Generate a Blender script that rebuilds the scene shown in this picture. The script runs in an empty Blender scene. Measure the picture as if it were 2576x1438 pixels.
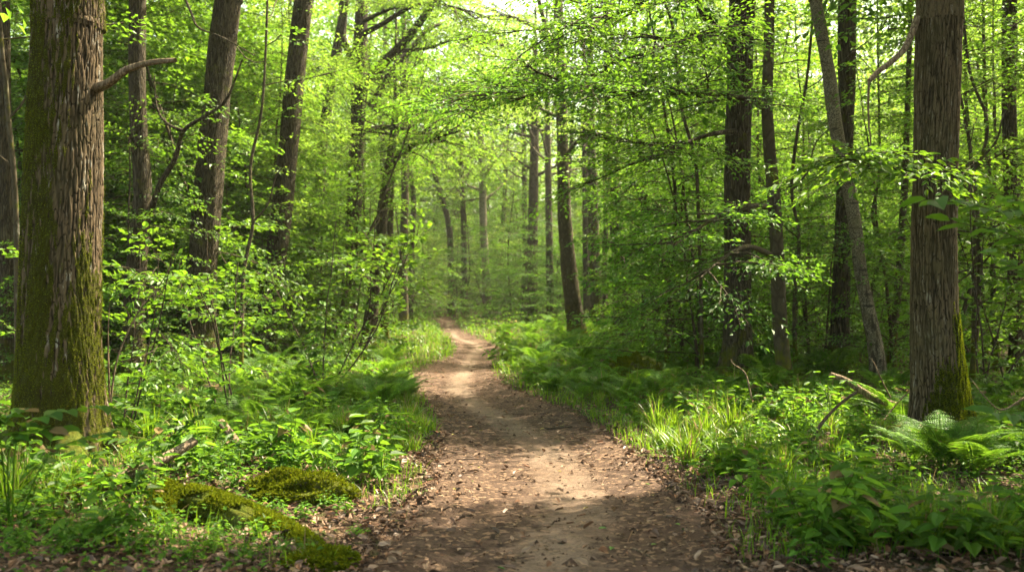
import bpy, math, random
import numpy as np

SEED = 11
rng = np.random.default_rng(SEED)
random.seed(SEED)
C = bpy.context.scene.collection
F, CX, HY, CH = 2504.0, 1288.0, 745.0, 1.5          # focal length / principal column / horizon row (of a 2576 px wide frame), eye height

SUN_EL, SUN_AZ = math.radians(57), math.radians(52)   # azimuth measured from the path direction (+Y) towards +X
SUN = np.array([math.cos(SUN_EL) * math.sin(SUN_AZ), math.cos(SUN_EL) * math.cos(SUN_AZ), math.sin(SUN_EL)])


def W(px, py, d):
    """a point of the wood seen at (px, py), d metres away"""
    return np.array([(px - CX) / F * d, d, CH - (py - HY) / F * d])


# ------------------------------------------------------------------ terrain
PATH = [(1438, 900, 1870), (1300, 1020, 1800), (1200, 1075, 1660), (1100, 1098, 1545), (1040, 1088, 1450), (1000, 1062, 1345), (970, 1040, 1275),
        (945, 1035, 1245), (920, 1080, 1240), (900, 1135, 1260), (880, 1148, 1262), (865, 1140, 1240), (850, 1122, 1200), (835, 1106, 1165), (822, 1108, 1150)]
_pd = np.array([-6.0, 1.5] + [F * CH / (y - HY) for y, a, b in PATH] + [56., 64.])
_pl = np.array([-0.9, -0.95] + [(a - CX) / F * F * CH / (y - HY) for y, a, b in PATH] + [-4.2, -6.5])
_pr = np.array([1.3, 1.25] + [(b - CX) / F * F * CH / (y - HY) for y, a, b in PATH] + [-3.2, -5.5])


def path_in(x, y):
    """signed distance inside the path (positive on it)"""
    return np.minimum(x - np.interp(y, _pd, _pl), np.interp(y, _pd, _pr) - x)


_ph = np.random.default_rng(3).uniform(0, 6.28, (14, 2))
_fr = np.random.default_rng(4).uniform(0.25, 1.6, (14, 2)) * np.random.default_rng(5).choice([-1, 1], (14, 2))


def wav(x, y, k=1.0):
    s = 0
    for i in range(14):
        s = s + np.sin(_fr[i, 0] * x * k + _ph[i, 0]) * np.sin(_fr[i, 1] * y * k + _ph[i, 1])
    return s / 14 * 2.2


def gz(x, y):
    x = np.asarray(x, float); y = np.asarray(y, float)
    p = path_in(x, y)
    off = np.clip(-p / 1.2, 0, 1)
    z = 0.10 * wav(x, y) * off + 0.045 * wav(x, y, 3.1) * off + 0.015 * wav(x, y, 9) * off
    z = z + 0.05 * off - 0.05 * np.clip(p / 0.5, 0, 1)
    z = z + 0.03 * np.clip(np.abs(x) - 9, 0, 40) + np.clip(y - 52, 0, 200) * 0.035
    return z


# ------------------------------------------------------------------ mesh helpers
class Geo:
    """collects polygons and becomes ONE mesh"""
    def __init__(self): self.v, self.l, self.n, self.k = [], [], [], 0

    def add(self, v, f):
        v = np.asarray(v, np.float32).reshape(-1, 3); f = np.asarray(f, np.int64)
        if len(v) == 0: return self
        self.v.append(v); self.l.append((f + self.k).ravel()); self.n.append(np.full(len(f), f.shape[1], np.int32)); self.k += len(v)
        return self

    def mesh(self, name, off=None, smooth=True):
        me = bpy.data.meshes.new(name)
        if self.v:
            v = np.concatenate(self.v)
            if off is not None: v = v - np.asarray(off, np.float32)
            l = np.concatenate(self.l).astype(np.int32); n = np.concatenate(self.n)
            me.vertices.add(len(v)); me.vertices.foreach_set('co', v.ravel().astype(np.float32))
            me.loops.add(len(l)); me.loops.foreach_set('vertex_index', l)
            me.polygons.add(len(n))
            st = np.zeros(len(n), np.int32); st[1:] = np.cumsum(n)[:-1]
            me.polygons.foreach_set('loop_start', st)
            me.polygons.foreach_set('use_smooth', np.full(len(n), smooth, bool))
            me.update(calc_edges=True)
        return me


def props(o, label=None, cat=None, group=None, kind=None):
    if label: o['label'] = label
    if cat: o['category'] = cat
    if group: o['group'] = group
    if kind: o['kind'] = kind
    return o


def thing(name, label, cat, loc=(0, 0, 0), group=None):
    o = bpy.data.objects.new(name, None); o.empty_display_size = 0.3
    C.objects.link(o); o.location = [float(a) for a in loc]
    return props(o, label, cat, group)


def part(name, geo, mat, parent=None, off=None, smooth=True):
    me = geo.mesh(name, off, smooth) if isinstance(geo, Geo) else geo
    if mat and not me.materials: me.materials.append(mat)
    o = bpy.data.objects.new(name, me); C.objects.link(o)
    if parent: o.parent = parent
    return o


def dup(root, loc, rz=0.0, sc=1.0, label=None, group=None, tilt=(0, 0)):
    r = root.copy(); C.objects.link(r)
    r.location = [float(a) for a in loc]; r.rotation_euler = (tilt[0], tilt[1], rz); r.scale = (sc, sc, sc)
    if label: r['label'] = label
    if group: r['group'] = group
    for ch in root.children:
        c = ch.copy(); C.objects.link(c); c.parent = r
    return r


def catmull(p, n):
    p = np.asarray(p, float)
    if len(p) == 2: return p[0] + (p[1] - p[0]) * np.linspace(0, 1, n)[:, None]
    q = np.vstack([2 * p[0] - p[1], p, 2 * p[-1] - p[-2]])
    t = np.linspace(0, len(p) - 1 - 1e-6, n); i = t.astype(int); u = (t - i)[:, None]
    a, b, c, d = q[i], q[i + 1], q[i + 2], q[i + 3]
    return 0.5 * ((2 * b) + (-a + c) * u + (2 * a - 5 * b + 4 * c - d) * u ** 2 + (-a + 3 * b - 3 * c + d) * u ** 3)


def relief(geo_mesh_pts, pts, rad, sides, depth, moss, r, flare, flare_h, pitch=.048):
    """furrowed oak bark as geometry: returns vertices, faces, furrow depth 0..1, moss 0..1"""
    n = len(pts); t = unit(np.gradient(pts, axis=0)); a = unit(np.cross(t, np.array([.13, 1.0, .07]))); b = np.cross(t, a)
    th = np.linspace(0, 2 * math.pi, sides, endpoint=False)[None]; L = np.concatenate([[0], np.cumsum(np.linalg.norm(np.diff(pts, axis=0), axis=1))])[:, None]
    K = round(2 * math.pi * rad.mean() / pitch)
    def nz(ft, fl, k=5, seed=0):
        q = np.random.default_rng(seed); o = 0
        for i in range(k): o = o + np.sin(q.integers(1, ft + 1) * th * q.choice([-1, 1]) + q.uniform(.3, 1) * fl * L + q.uniform(0, 6.28)) / k
        return o * 1.7
    w1 = nz(6, 3, 6, 1) * .8 + nz(24, 14, 7, 2) * .75 + nz(60, 34, 6, 7) * .32; w2 = nz(7, 4, 6, 3) * .8 + nz(22, 15, 7, 4) * .8 + nz(55, 36, 6, 8) * .32
    r1 = np.abs(np.sin(.5 * K * th + w1 * 1.5)) ** .7; r2 = np.abs(np.sin(.5 * (K - 3) * th + w2 * 1.7 + 1.0)) ** .7
    h = np.maximum(r1 * (1 - .35 * (nz(9, 5, 5, 11) > .2)), r2 * .82); cell = np.floor((.5 * K * th + w1 * 1.5) / math.pi); hs = np.modf(np.abs(np.sin(cell * 12.9898) * 43758.5))[0]
    cr = np.abs(np.modf(np.abs(L / (.10 + .12 * hs) + 7 * hs + .5 * w2 + .25 * nz(40, 20, 5, 15)))[0] - .5); h = h * (1 - .75 * np.exp(-(cr / .045) ** 2) * (nz(30, 16, 6, 5) > -.55))
    h = h + nz(90, 80, 6, 6) * .09 + nz(40, 22, 6, 16) * .10
    mo = moss(th, L, nz)
    e = np.exp(-np.clip(L - .25, 0, 99) / flare_h); ph = r.uniform(0, 6.28)
    m = 1 + flare * e * (.5 + .5 * np.cos(5 * th + ph + .8 * np.sin(2 * th))) + .03 * nz(4, 2, 5, 9)
    R = rad[:, None] * m + depth * (h - .8) * (1 - .45 * mo) + mo * (.010 + .008 * nz(70, 50, 6, 12))
    v = pts[:, None] + R[..., None] * (np.cos(th)[..., None] * a[:, None] + np.sin(th)[..., None] * b[:, None])
    i = np.arange(n - 1)[:, None] * sides; j = np.arange(sides)[None]; j2 = (j + 1) % sides
    return v, np.stack([i + j, i + j2, i + sides + j2, i + sides + j], -1).reshape(-1, 4), h, mo


def unit(v): return v / (np.linalg.norm(v, axis=-1, keepdims=True) + 1e-9)


def tube(geo, pts, rad, sides=8, rough=0.0, flare=0.0, flare_h=0.45, lobes=5, cap=False, r=None):
    pts = np.asarray(pts, float); n = len(pts); rad = np.broadcast_to(np.asarray(rad, float), (n,))
    r = r or rng
    t = unit(np.gradient(pts, axis=0))
    ref = np.array([0.13, 1.0, 0.07]) if abs(t[:, 1]).mean() < 0.8 else np.array([1.0, 0.1, 0.2])
    a = unit(np.cross(t, ref)); b = np.cross(t, a)
    th = np.linspace(0, 2 * math.pi, sides, endpoint=False)
    L = np.concatenate([[0], np.cumsum(np.linalg.norm(np.diff(pts, axis=0), axis=1))])
    m = np.ones((n, sides))
    if rough:
        for k in range(6):
            fa = r.integers(1, 5); fl = r.uniform(0.6, 5.0)
            m += rough * 0.4 * np.sin(fa * th[None] + r.uniform(0, 6.28) + 0.8 * np.sin(L[:, None] * fl * 0.6)) * np.sin(L[:, None] * fl + r.uniform(0, 6.28))
        if sides >= 20:
            for k in range(5):
                fa = r.integers(9, max(11, sides // 3))
                m += rough * 0.28 * np.sin(fa * th[None] + r.uniform(0, 6.28) + 1.2 * np.sin(L[:, None] * r.uniform(1, 4) + r.uniform(0, 6)))
    if flare:
        ph = r.uniform(0, 6.28)
        e = np.exp(-np.clip(L - 0.25, 0, 99)[:, None] / flare_h)
        lob = 0.55 + 0.45 * np.cos(lobes * th[None] + ph + 0.7 * np.sin(2 * th[None] + ph)) + 0.25 * np.cos(2 * th[None] - ph)
        m += flare * e * lob
    v = pts[:, None] + (rad[:, None] * m)[..., None] * (np.cos(th)[None, :, None] * a[:, None] + np.sin(th)[None, :, None] * b[:, None])
    i = np.arange(n - 1)[:, None] * sides; j = np.arange(sides)[None]; j2 = (j + 1) % sides
    f = np.stack([i + j, i + j2, i + sides + j2, i + sides + j], -1).reshape(-1, 4)
    geo.add(v, f)
    if cap:
        for row, fl in ((0, 1), (n - 1, -1)):
            ring = v[row]; c = pts[row] + t[row] * (-0.15 * fl) * rad[row] * 0
            geo.add(np.vstack([ring, c]), [[k, (k + 1) % sides, sides][::-fl] for k in range(sides)])
    return geo


def grow(p, d, L, n=7, wob=0.12, up=0.0, r=None):
    r = r or rng
    p = np.array(p, float); d = unit(np.array(d, float)); out = [p.copy()]
    for k in range(n):
        d = unit(d + r.normal(0, wob, 3) + np.array([0, 0, up]))
        p = p + d * L / n; out.append(p.copy())
    return np.array(out)


# ------------------------------------------------------------------ leaves
def spray_template(r, dens=0.11, wide=0.6):
    """flat fan of a leafy twig: rows of (along, across, leaf angle, size)"""
    out = []
    side = 1
    for u in np.arange(0.12, 0.98, dens * 1.15):
        side = -side
        ln = wide * (1.0 - 0.75 * u) * r.uniform(0.7, 1.1)
        ang = math.radians(r.uniform(42, 62)) * side
        s2 = 1
        for s in np.arange(dens * 0.8, ln, dens * 0.85):
            s2 = -s2
            pu, pv = u + s * math.cos(ang), s * math.sin(ang)
            out.append((pu, pv, ang + s2 * math.radians(r.uniform(28, 55)), r.uniform(0.65, 1.1)))
        out.append((u + ln * math.cos(ang), ln * math.sin(ang), ang + r.normal(0, .15), r.uniform(0.8, 1.1)))
        out.append((u + dens * 0.5, 0, -ang * 0.9, r.uniform(0.6, 1)))
    out.append((1.0, 0, r.normal(0, .2), 1.0)); out.append((.95, .02, .6, .9)); out.append((.95, -.02, -.6, .9))
    return np.array(out)


_tr = np.random.default_rng(21)
TEMPL = {'fine': [spray_template(_tr, 0.085, 0.55) for _ in range(6)], 'mid': [spray_template(_tr, 0.12, 0.6) for _ in range(6)],
         'coarse': [spray_template(_tr, 0.19, 0.55) for _ in range(6)]}


def leaves(geo, pos, d, nrm, size, shape='kite', ratio=0.55, r=None, fold=0.18, bend=0.12):
    """one leaf at every pos: d = pointing, nrm = upper side, size = length in metres"""
    r = r or rng
    pos = np.asarray(pos, float).reshape(-1, 3); d = unit(np.asarray(d).reshape(-1, 3)); nrm = np.asarray(nrm).reshape(-1, 3)
    s = unit(np.cross(nrm, d)); nn = np.cross(d, s); size = np.broadcast_to(np.asarray(size, float), (len(pos),))[:, None]
    n = len(pos); w = size * ratio * r.uniform(0.8, 1.15, (n, 1))
    def at(a, b, c=0.0): return pos + d * size * a + s * w * b + nn * (w * c - size * bend * a * a)
    if shape == 'kite':
        v = np.stack([at(0, 0), at(.42, .5, fold), at(1, 0), at(.42, -.5, fold)], 1)
        f = np.array([[0, 2, 1], [0, 3, 2]])
    elif shape == 'quad':
        v = np.stack([at(0, .18), at(.5, .5, fold), at(1, 0), at(.5, -.5, fold)], 1)
        f = np.array([[0, 3, 2, 1]])
    elif shape == 'ovate':
        v = np.stack([at(0, 0), at(.14, .32, fold), at(.42, .5, fold), at(.75, .3, fold), at(1, 0), at(.75, -.3, fold), at(.42, -.5, fold), at(.14, -.32, fold)], 1)
        f = np.array([[0, 4, 3, 2, 1], [0, 7, 6, 5, 4]])
    elif shape == 'lobed':      # maple-like: five points
        v = np.stack([at(0, 0), at(.05, .42, fold), at(.28, .34, fold), at(.42, .66, fold), at(.58, .3, fold), at(1, 0), at(.58, -.3, fold), at(.42, -.66, fold), at(.28, -.34, fold), at(.05, -.42, fold)], 1)
        f = np.array([[0, 5, 4, 3, 2, 1], [0, 9, 8, 7, 6, 5]])
    k = v.shape[1]
    ff = (np.arange(n)[:, None, None] * k + f[None]).reshape(-1, f.shape[1])
    return geo.add(v.reshape(-1, 3), ff)


def sprays(geo, wood, O, D, N, S, templ='mid', leaf=0.075, shape='kite', ratio=0.55, droop=0.18, jit=0.35, drop=0.0, r=None):
    """leafy twigs starting at O, pointing D, lying in the plane across N, S metres long"""
    r = r or rng
    O = np.asarray(O, float); D = unit(np.asarray(D, float)); N = np.asarray(N, float); S = np.asarray(S, float)
    if len(O) == 0: return
    B = unit(np.cross(N, D)); NN = np.cross(D, B)
    which = r.integers(0, 6, len(O))
    for t in range(6):
        m = which == t
        if not m.any(): continue
        T = TEMPL[templ][t]; o, dd, b, nn, s = O[m][:, None], D[m][:, None], B[m][:, None], NN[m][:, None], S[m][:, None, None]
        u, v, a, sz = T[:, 0][None, :, None], T[:, 1][None, :, None], T[:, 2][None, :, None], T[:, 3]
        pos = o + s * (u * dd + v * b) - np.array([0, 0, 1.0]) * droop * s * (u ** 2 * .8 + v ** 2) + nn * r.normal(0, .03, (m.sum(), len(T), 1)) * s
        ld = np.cos(a) * dd + np.sin(a) * b + np.array([0, 0, -1.0]) * (droop * .8 + r.normal(0, .22, (m.sum(), len(T), 1)))
        ln = nn + r.normal(0, jit, (m.sum(), len(T), 3))
        size = leaf * np.broadcast_to(sz[None], (m.sum(), len(T))) * r.uniform(.75, 1.15, (m.sum(), len(T)))
        pos, ld, ln, size = pos.reshape(-1, 3), ld.reshape(-1, 3), ln.reshape(-1, 3), size.ravel()
        if drop:
            k = r.random(len(pos)) > drop
            pos, ld, ln, size = pos[k], ld[k], ln[k], size[k]
        leaves(geo, pos, ld, ln, size, shape, ratio, r)
    if wood is not None:        # the twig itself, a thin three-sided rod
        n = len(O); e = O + D * S[:, None] * .97 - np.array([0, 0, 1.0]) * (droop * S * .75)[:, None]
        mid = O + D * S[:, None] * .5 - np.array([0, 0, 1.0]) * (droop * S * .2)[:, None]
        rows = []
        for q, ra in ((O, .007), (mid, .005), (e, .002)):
            for k in range(3):
                rows.append(q + ra * (math.cos(k * 2.094) * B + math.sin(k * 2.094) * NN))
        v = np.stack(rows, 1)
        f = np.array([[i * 3 + k, i * 3 + (k + 1) % 3, i * 3 + 3 + (k + 1) % 3, i * 3 + 3 + k] for i in range(2) for k in range(3)])
        wood.add(v.reshape(-1, 3), (np.arange(n)[:, None, None] * 9 + f[None]).reshape(-1, 4))


# where the sun comes through gaps of the canopy: (point, radius)
LIT = []
def lit(px, py, d, r): LIT.append((W(px, py, d), r * (1.3 if r < .7 else 1)))


def sunny(P3, near=1.0, ex=0.0, rmax=99):
    """true where a twig would shade one of the gaps"""
    m = np.zeros(len(P3), bool)
    for t, rr in LIT:
        if rr > rmax: continue
        v = P3 - t; lam = v @ SUN
        dist = np.linalg.norm(v - lam[:, None] * SUN, axis=1)
        m |= (lam > near) & (dist < rr + ex)
    return m


def twig_places(branches, per, s0, s1, r, start=0.25, tilt=0.22, spread=(25, 65)):
    O, D, N, S = [], [], [], []
    for br in branches:
        n = len(br); t = np.gradient(br, axis=0); side = r.choice([-1, 1])
        for q in range(per):
            f = start + (1 - start) * (q + r.uniform(0.2, .8)) / per
            i = min(n - 1, f * (n - 1)); k = int(i); u = i - k; p = br[k] * (1 - u) + br[min(k + 1, n - 1)] * u
            d = t[min(k, n - 1)].copy(); d[2] *= .6; side = -side
            a = math.radians(r.uniform(*spread)) * side
            d = unit(np.array([d[0] * math.cos(a) - d[1] * math.sin(a), d[0] * math.sin(a) + d[1] * math.cos(a), d[2]]))
            O.append(p); D.append(d); N.append(np.array([0, 0, 1.0]) + r.normal(0, tilt, 3)); S.append(r.uniform(s0, s1))
        d = t[-1]; O.append(br[-1]); D.append(unit(d)); N.append(np.array([0, 0, 1.0]) + r.normal(0, tilt, 3)); S.append(r.uniform(s0, s1))
    return np.array(O), np.array(D), np.array(N), np.array(S)


# ------------------------------------------------------------------ materials
class NT:
    def __init__(self, name):
        self.m = bpy.data.materials.new(name); self.m.use_nodes = True
        self.t = self.m.node_tree; self.t.nodes.clear()
        self.out = self.t.nodes.new('ShaderNodeOutputMaterial')

    def n(self, typ, ins=None, **kw):
        x = self.t.nodes.new('ShaderNode' + typ)
        for k, v in kw.items(): setattr(x, k, v)
        for k, v in (ins or {}).items():
            s = x.inputs[k]
            if isinstance(v, bpy.types.NodeSocket): self.t.links.new(v, s)
            elif isinstance(v, (tuple, list)) and s.type == 'RGBA' and len(v) == 3: s.default_value = (*v, 1)
            else: s.default_value = v
        return x

    def math(self, op, a, b=0.0, clamp=False):
        return self.n('Math', {0: a, 1: b}, operation=op, use_clamp=clamp).outputs[0]

    def mix(self, f, a, b, mode='MIX'):
        x = self.n('Mix', data_type='RGBA', blend_type=mode)
        for k, v in ((0, f), (6, a), (7, b)):
            s = x.inputs[k]
            if isinstance(v, bpy.types.NodeSocket): self.t.links.new(v, s)
            else: s.default_value = (*v, 1) if isinstance(v, (tuple, list)) else v
        return x.outputs[2]

    def ramp(self, f, lo, hi):
        return self.n('MapRange', {0: f, 1: lo, 2: hi}, interpolation_type='SMOOTHSTEP').outputs[0]

    def noise(self, vec, scale, detail=4, rough=.55, dist=0.0):
        return self.n('TexNoise', {'Vector': vec, 'Scale': scale, 'Detail': detail, 'Roughness': rough, 'Distortion': dist}).outputs[0]

    def done(self, sh):
        self.t.links.new(sh, self.out.inputs[0]); return self.m


def leaf_mat(name, col, trans, var=0.35, tw=0.45, yellow=0.25, gloss=0.022, rough=0.42, dry=0.0):
    m = NT(name)
    isl = m.n('NewGeometry').outputs['Random Per Island']; ob = m.n('ObjectInfo').outputs['Random']
    br = m.math('ADD', m.math('MULTIPLY', isl, var * 2), 1 - var)
    ob2 = m.math('ADD', m.math('MULTIPLY', ob, .4), .8)
    k = m.math('MULTIPLY', br, ob2)
    r2 = m.math('FRACT', m.math('MULTIPLY', isl, 37.7))
    yl = m.math('MULTIPLY', m.ramp(r2, .5, 1.0), yellow)
    def tint(c, y):
        x = m.mix(yl, c, y)
        if dry: x = m.mix(m.math('GREATER_THAN', m.math('FRACT', m.math('MULTIPLY', isl, 91.3)), 1 - dry), x, (.24, .17, .08))
        return m.n('VectorMath', {0: x, 3: k}, operation='SCALE').outputs[0]
    dif = m.n('BsdfDiffuse', {'Color': tint(col, (col[0] * 1.9, col[1] * 1.35, col[2] * .9))}).outputs[0]
    tr = m.n('BsdfTranslucent', {'Color': tint(trans, (trans[0] * 1.5, trans[1] * 1.15, trans[2] * .8))}).outputs[0]
    a = m.n('MixShader', {0: tw, 1: dif, 2: tr}).outputs[0]
    g = m.n('BsdfGlossy', {'Color': (.9, .95, .9), 'Roughness': rough}).outputs[0]
    fr = m.math('ADD', m.math('MULTIPLY', m.n('LayerWeight', {'Blend': .25}).outputs['Fresnel'], gloss * 4), gloss * .5)
    return m.done(m.n('MixShader', {0: fr, 1: a, 2: g}).outputs[0])


def bark_mat(name, ridge, furrow, moss=0.0, moss_h=1.5, scale=34, stretch=.085, bump=.9, mosscol=(.070, .082, .008), side=0.0, lichen=.25, fine=.8, mtop=0.0, edge=.22):
    m = NT(name)
    co = m.n('TexCoord').outputs['Object']; rnd = m.n('ObjectInfo').outputs['Random']
    off = m.n('CombineXYZ', {0: m.math('MULTIPLY', rnd, 31), 1: m.math('MULTIPLY', rnd, 17), 2: m.math('MULTIPLY', rnd, 9)}).outputs[0]
    c0 = m.n('VectorMath', {0: co, 1: off}, operation='ADD').outputs[0]
    wob = m.n('TexNoise', {'Vector': c0, 'Scale': 5.0, 'Detail': 3}).outputs['Color']
    wob = m.n('VectorMath', {0: wob, 1: (.5, .5, .5)}, operation='SUBTRACT').outputs[0]
    c1 = m.n('VectorMath', {0: c0, 1: m.n('VectorMath', {0: wob, 3: .055}, operation='SCALE').outputs[0]}, operation='ADD').outputs[0]
    c2 = m.n('Mapping', {0: c1, 3: (1, 1, stretch)}).outputs[0]
    vo = m.n('TexVoronoi', {'Vector': c2, 'Scale': scale}, feature='DISTANCE_TO_EDGE').outputs[0]
    rd = m.ramp(vo, 0.0, edge)
    c3 = m.n('Mapping', {0: c1, 3: (1, 1, .4)}).outputs[0]
    fn = m.noise(c3, 90, 4, .7); big = m.noise(c0, 2.2, 3)
    h = m.math('ADD', m.math('MULTIPLY', rd, 1.0), m.math('MULTIPLY', fn, fine))
    col = m.mix(rd, furrow, ridge)
    col = m.mix(m.math('MULTIPLY', m.ramp(fn, .35, .75), .6), col, tuple(c * .45 for c in ridge))
    col = m.mix(m.math('MULTIPLY', m.ramp(big, .35, .7), .5), col, tuple(c * .6 for c in ridge))
    lic = m.ramp(m.noise(c3, 14, 5, .65), .58, .68)
    col = m.mix(m.math('MULTIPLY', lic, lichen), col, (.26, .27, .22))
    hm = h
    if moss:
        z = m.n('SeparateXYZ', {0: co}).outputs
        low = m.ramp(z[2], moss_h, 0.0)
        sd = m.math('MULTIPLY', z[0], side)
        k = m.math('ADD', m.math('ADD', m.math('ADD', m.noise(c0, 3.1, 6, .62), m.math('MULTIPLY', m.noise(m.n('Mapping', {0: c0, 3: (1, 1, .4)}).outputs[0], 17, 5, .75), .5)), m.math('MULTIPLY', low, .26)), m.math('ADD', sd, moss - .5 - .25))
        if mtop:
            k = m.math('ADD', k, m.math('MULTIPLY', m.n('SeparateXYZ', {0: m.n('NewGeometry').outputs['Normal']}).outputs[2], mtop))
        mk = m.ramp(k, .44, .66)
        mf = m.noise(c0, 120, 4, .75)
        mc = m.mix(m.ramp(mf, .3, .7), tuple(c * .35 for c in mosscol), tuple(c * 1.5 for c in mosscol))
        mc = m.mix(m.ramp(m.noise(c0, 9, 4), .4, .7), mc, (mosscol[0] * 1.5, mosscol[1] * 1.15, mosscol[2]))
        col = m.mix(mk, col, mc)
        hm = m.math('ADD', m.math('MULTIPLY', h, m.math('SUBTRACT', 1.15, mk)), m.math('MULTIPLY', mk, m.math('ADD', mf, m.math('MULTIPLY', m.noise(c0, 24, 3), 1.2))))
    bp = m.n('Bump', {'Height': hm, 'Strength': bump, 'Distance': .025}).outputs[0]
    return m.done(m.n('BsdfPrincipled', {'Base Color': col, 'Roughness': .9, 'Specular IOR Level': .15, 'Normal': bp}).outputs[0])


def birch_mat():
    m = NT('birch bark')
    co = m.n('TexCoord').outputs['Object']
    z = m.n('SeparateXYZ', {0: co}).outputs[2]
    hz = m.n('Mapping', {0: co, 3: (1, 1, 5)}).outputs[0]
    sp = m.noise(m.n('Mapping', {0: co, 3: (1, 1, 1.4)}).outputs[0], 55, 4, .7)
    col = m.mix(m.ramp(sp, .46, .58), (.070, .055, .034), (.27, .235, .165))
    col = m.mix(m.math('MULTIPLY', m.ramp(m.noise(hz, 2.6, 3), .58, .66), .9), col, (.03, .025, .02))
    vc = m.n('Mapping', {0: co, 3: (1, 1, .25)}).outputs[0]
    dk = m.ramp(m.noise(vc, 16, 4, .6, 1.0), .46, .58)
    low = m.math('MULTIPLY', m.ramp(z, 3.2, .6), dk)
    col = m.mix(low, col, (.045, .035, .022))
    col = m.mix(m.math('MULTIPLY', m.ramp(m.noise(co, 3, 3), .45, .7), .5), col, (.14, .12, .06))
    bp = m.n('Bump', {'Height': m.math('SUBTRACT', sp, m.math('MULTIPLY', low, 2)), 'Strength': .6, 'Distance': .015}).outputs[0]
    return m.done(m.n('BsdfPrincipled', {'Base Color': col, 'Roughness': .8, 'Specular IOR Level': .2, 'Normal': bp}).outputs[0])


def soil_mat(name, path=False):
    m = NT(name)
    co = m.n('TexCoord').outputs['Object']
    big, mid, fin = m.noise(co, .9, 4), m.noise(co, 7, 5, .6), m.noise(co, 60, 5, .7)
    vo = m.n('TexVoronoi', {'Vector': co, 'Scale': 34.0, 'Randomness': 1.0}); cell = m.n('SeparateColor', {0: vo.outputs['Color']}).outputs[0]
    if path:
        col = m.mix(m.ramp(mid, .3, .7), (.048, .031, .023), (.098, .065, .048))
        ce = m.n('Attribute', attribute_name='worn').outputs['Fac']
        wr = m.math('MULTIPLY', m.ramp(m.math('ADD', ce, m.math('MULTIPLY', m.math('SUBTRACT', mid, .5), 1.3)), .3, 1.0), .7)
        col = m.mix(wr, col, (.215, .160, .120))
        col = m.mix(m.math('MULTIPLY', m.ramp(big, .4, .65), .45), col, (.085, .052, .034))
        col = m.mix(m.math('MULTIPLY', m.ramp(fin, .5, .68), .55), col, (.05, .032, .021))
        col = m.mix(m.math('MULTIPLY', m.ramp(cell, .8, .9), m.math('SUBTRACT', .6, m.math('MULTIPLY', wr, .5))), col, (.26, .17, .11))
        col = m.mix(m.math('MULTIPLY', m.ramp(cell, .16, .06), m.math('SUBTRACT', .7, m.math('MULTIPLY', wr, .5))), col, (.035, .022, .015))
        h = m.math('ADD', m.math('MULTIPLY', mid, 1.0), m.math('ADD', m.math('MULTIPLY', fin, .5), m.math('MULTIPLY', cell, .12)))
    else:
        col = m.mix(m.ramp(cell, .2, .9), (.045, .028, .018), (.15, .095, .062))
        col = m.mix(m.ramp(mid, .4, .7), col, (.035, .024, .014))
        gm = m.ramp(m.math('ADD', big, m.math('MULTIPLY', mid, .35)), .66, .84)
        col = m.mix(m.math('MULTIPLY', gm, .8), col, m.mix(m.ramp(fin, .35, .65), (.02, .04, .006), (.06, .10, .014)))
        h = m.math('ADD', mid, m.math('ADD', m.math('MULTIPLY', cell, .5), m.math('MULTIPLY', fin, .5)))
    bp = m.n('Bump', {'Height': h, 'Strength': .9, 'Distance': .05}).outputs[0]
    return m.done(m.n('BsdfPrincipled', {'Base Color': col, 'Roughness': .95, 'Specular IOR Level': .1, 'Normal': bp}).outputs[0])


def litter_mat(name, cols):
    m = NT(name)
    isl = m.n('NewGeometry').outputs['Random Per Island']
    cr = m.n('ValToRGB', {0: isl}); e = cr.color_ramp; e.interpolation = 'CONSTANT'
    while len(e.elements) < len(cols): e.elements.new(0.5)
    for i, c in enumerate(cols): e.elements[i].position = i / len(cols); e.elements[i].color = (*c, 1)
    a = m.n('BsdfDiffuse', {'Color': cr.outputs[0]}).outputs[0]
    g = m.n('BsdfGlossy', {'Color': (1, 1, 1), 'Roughness': .5}).outputs[0]
    return m.done(m.n('MixShader', {0: .03, 1: a, 2: g}).outputs[0])


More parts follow.
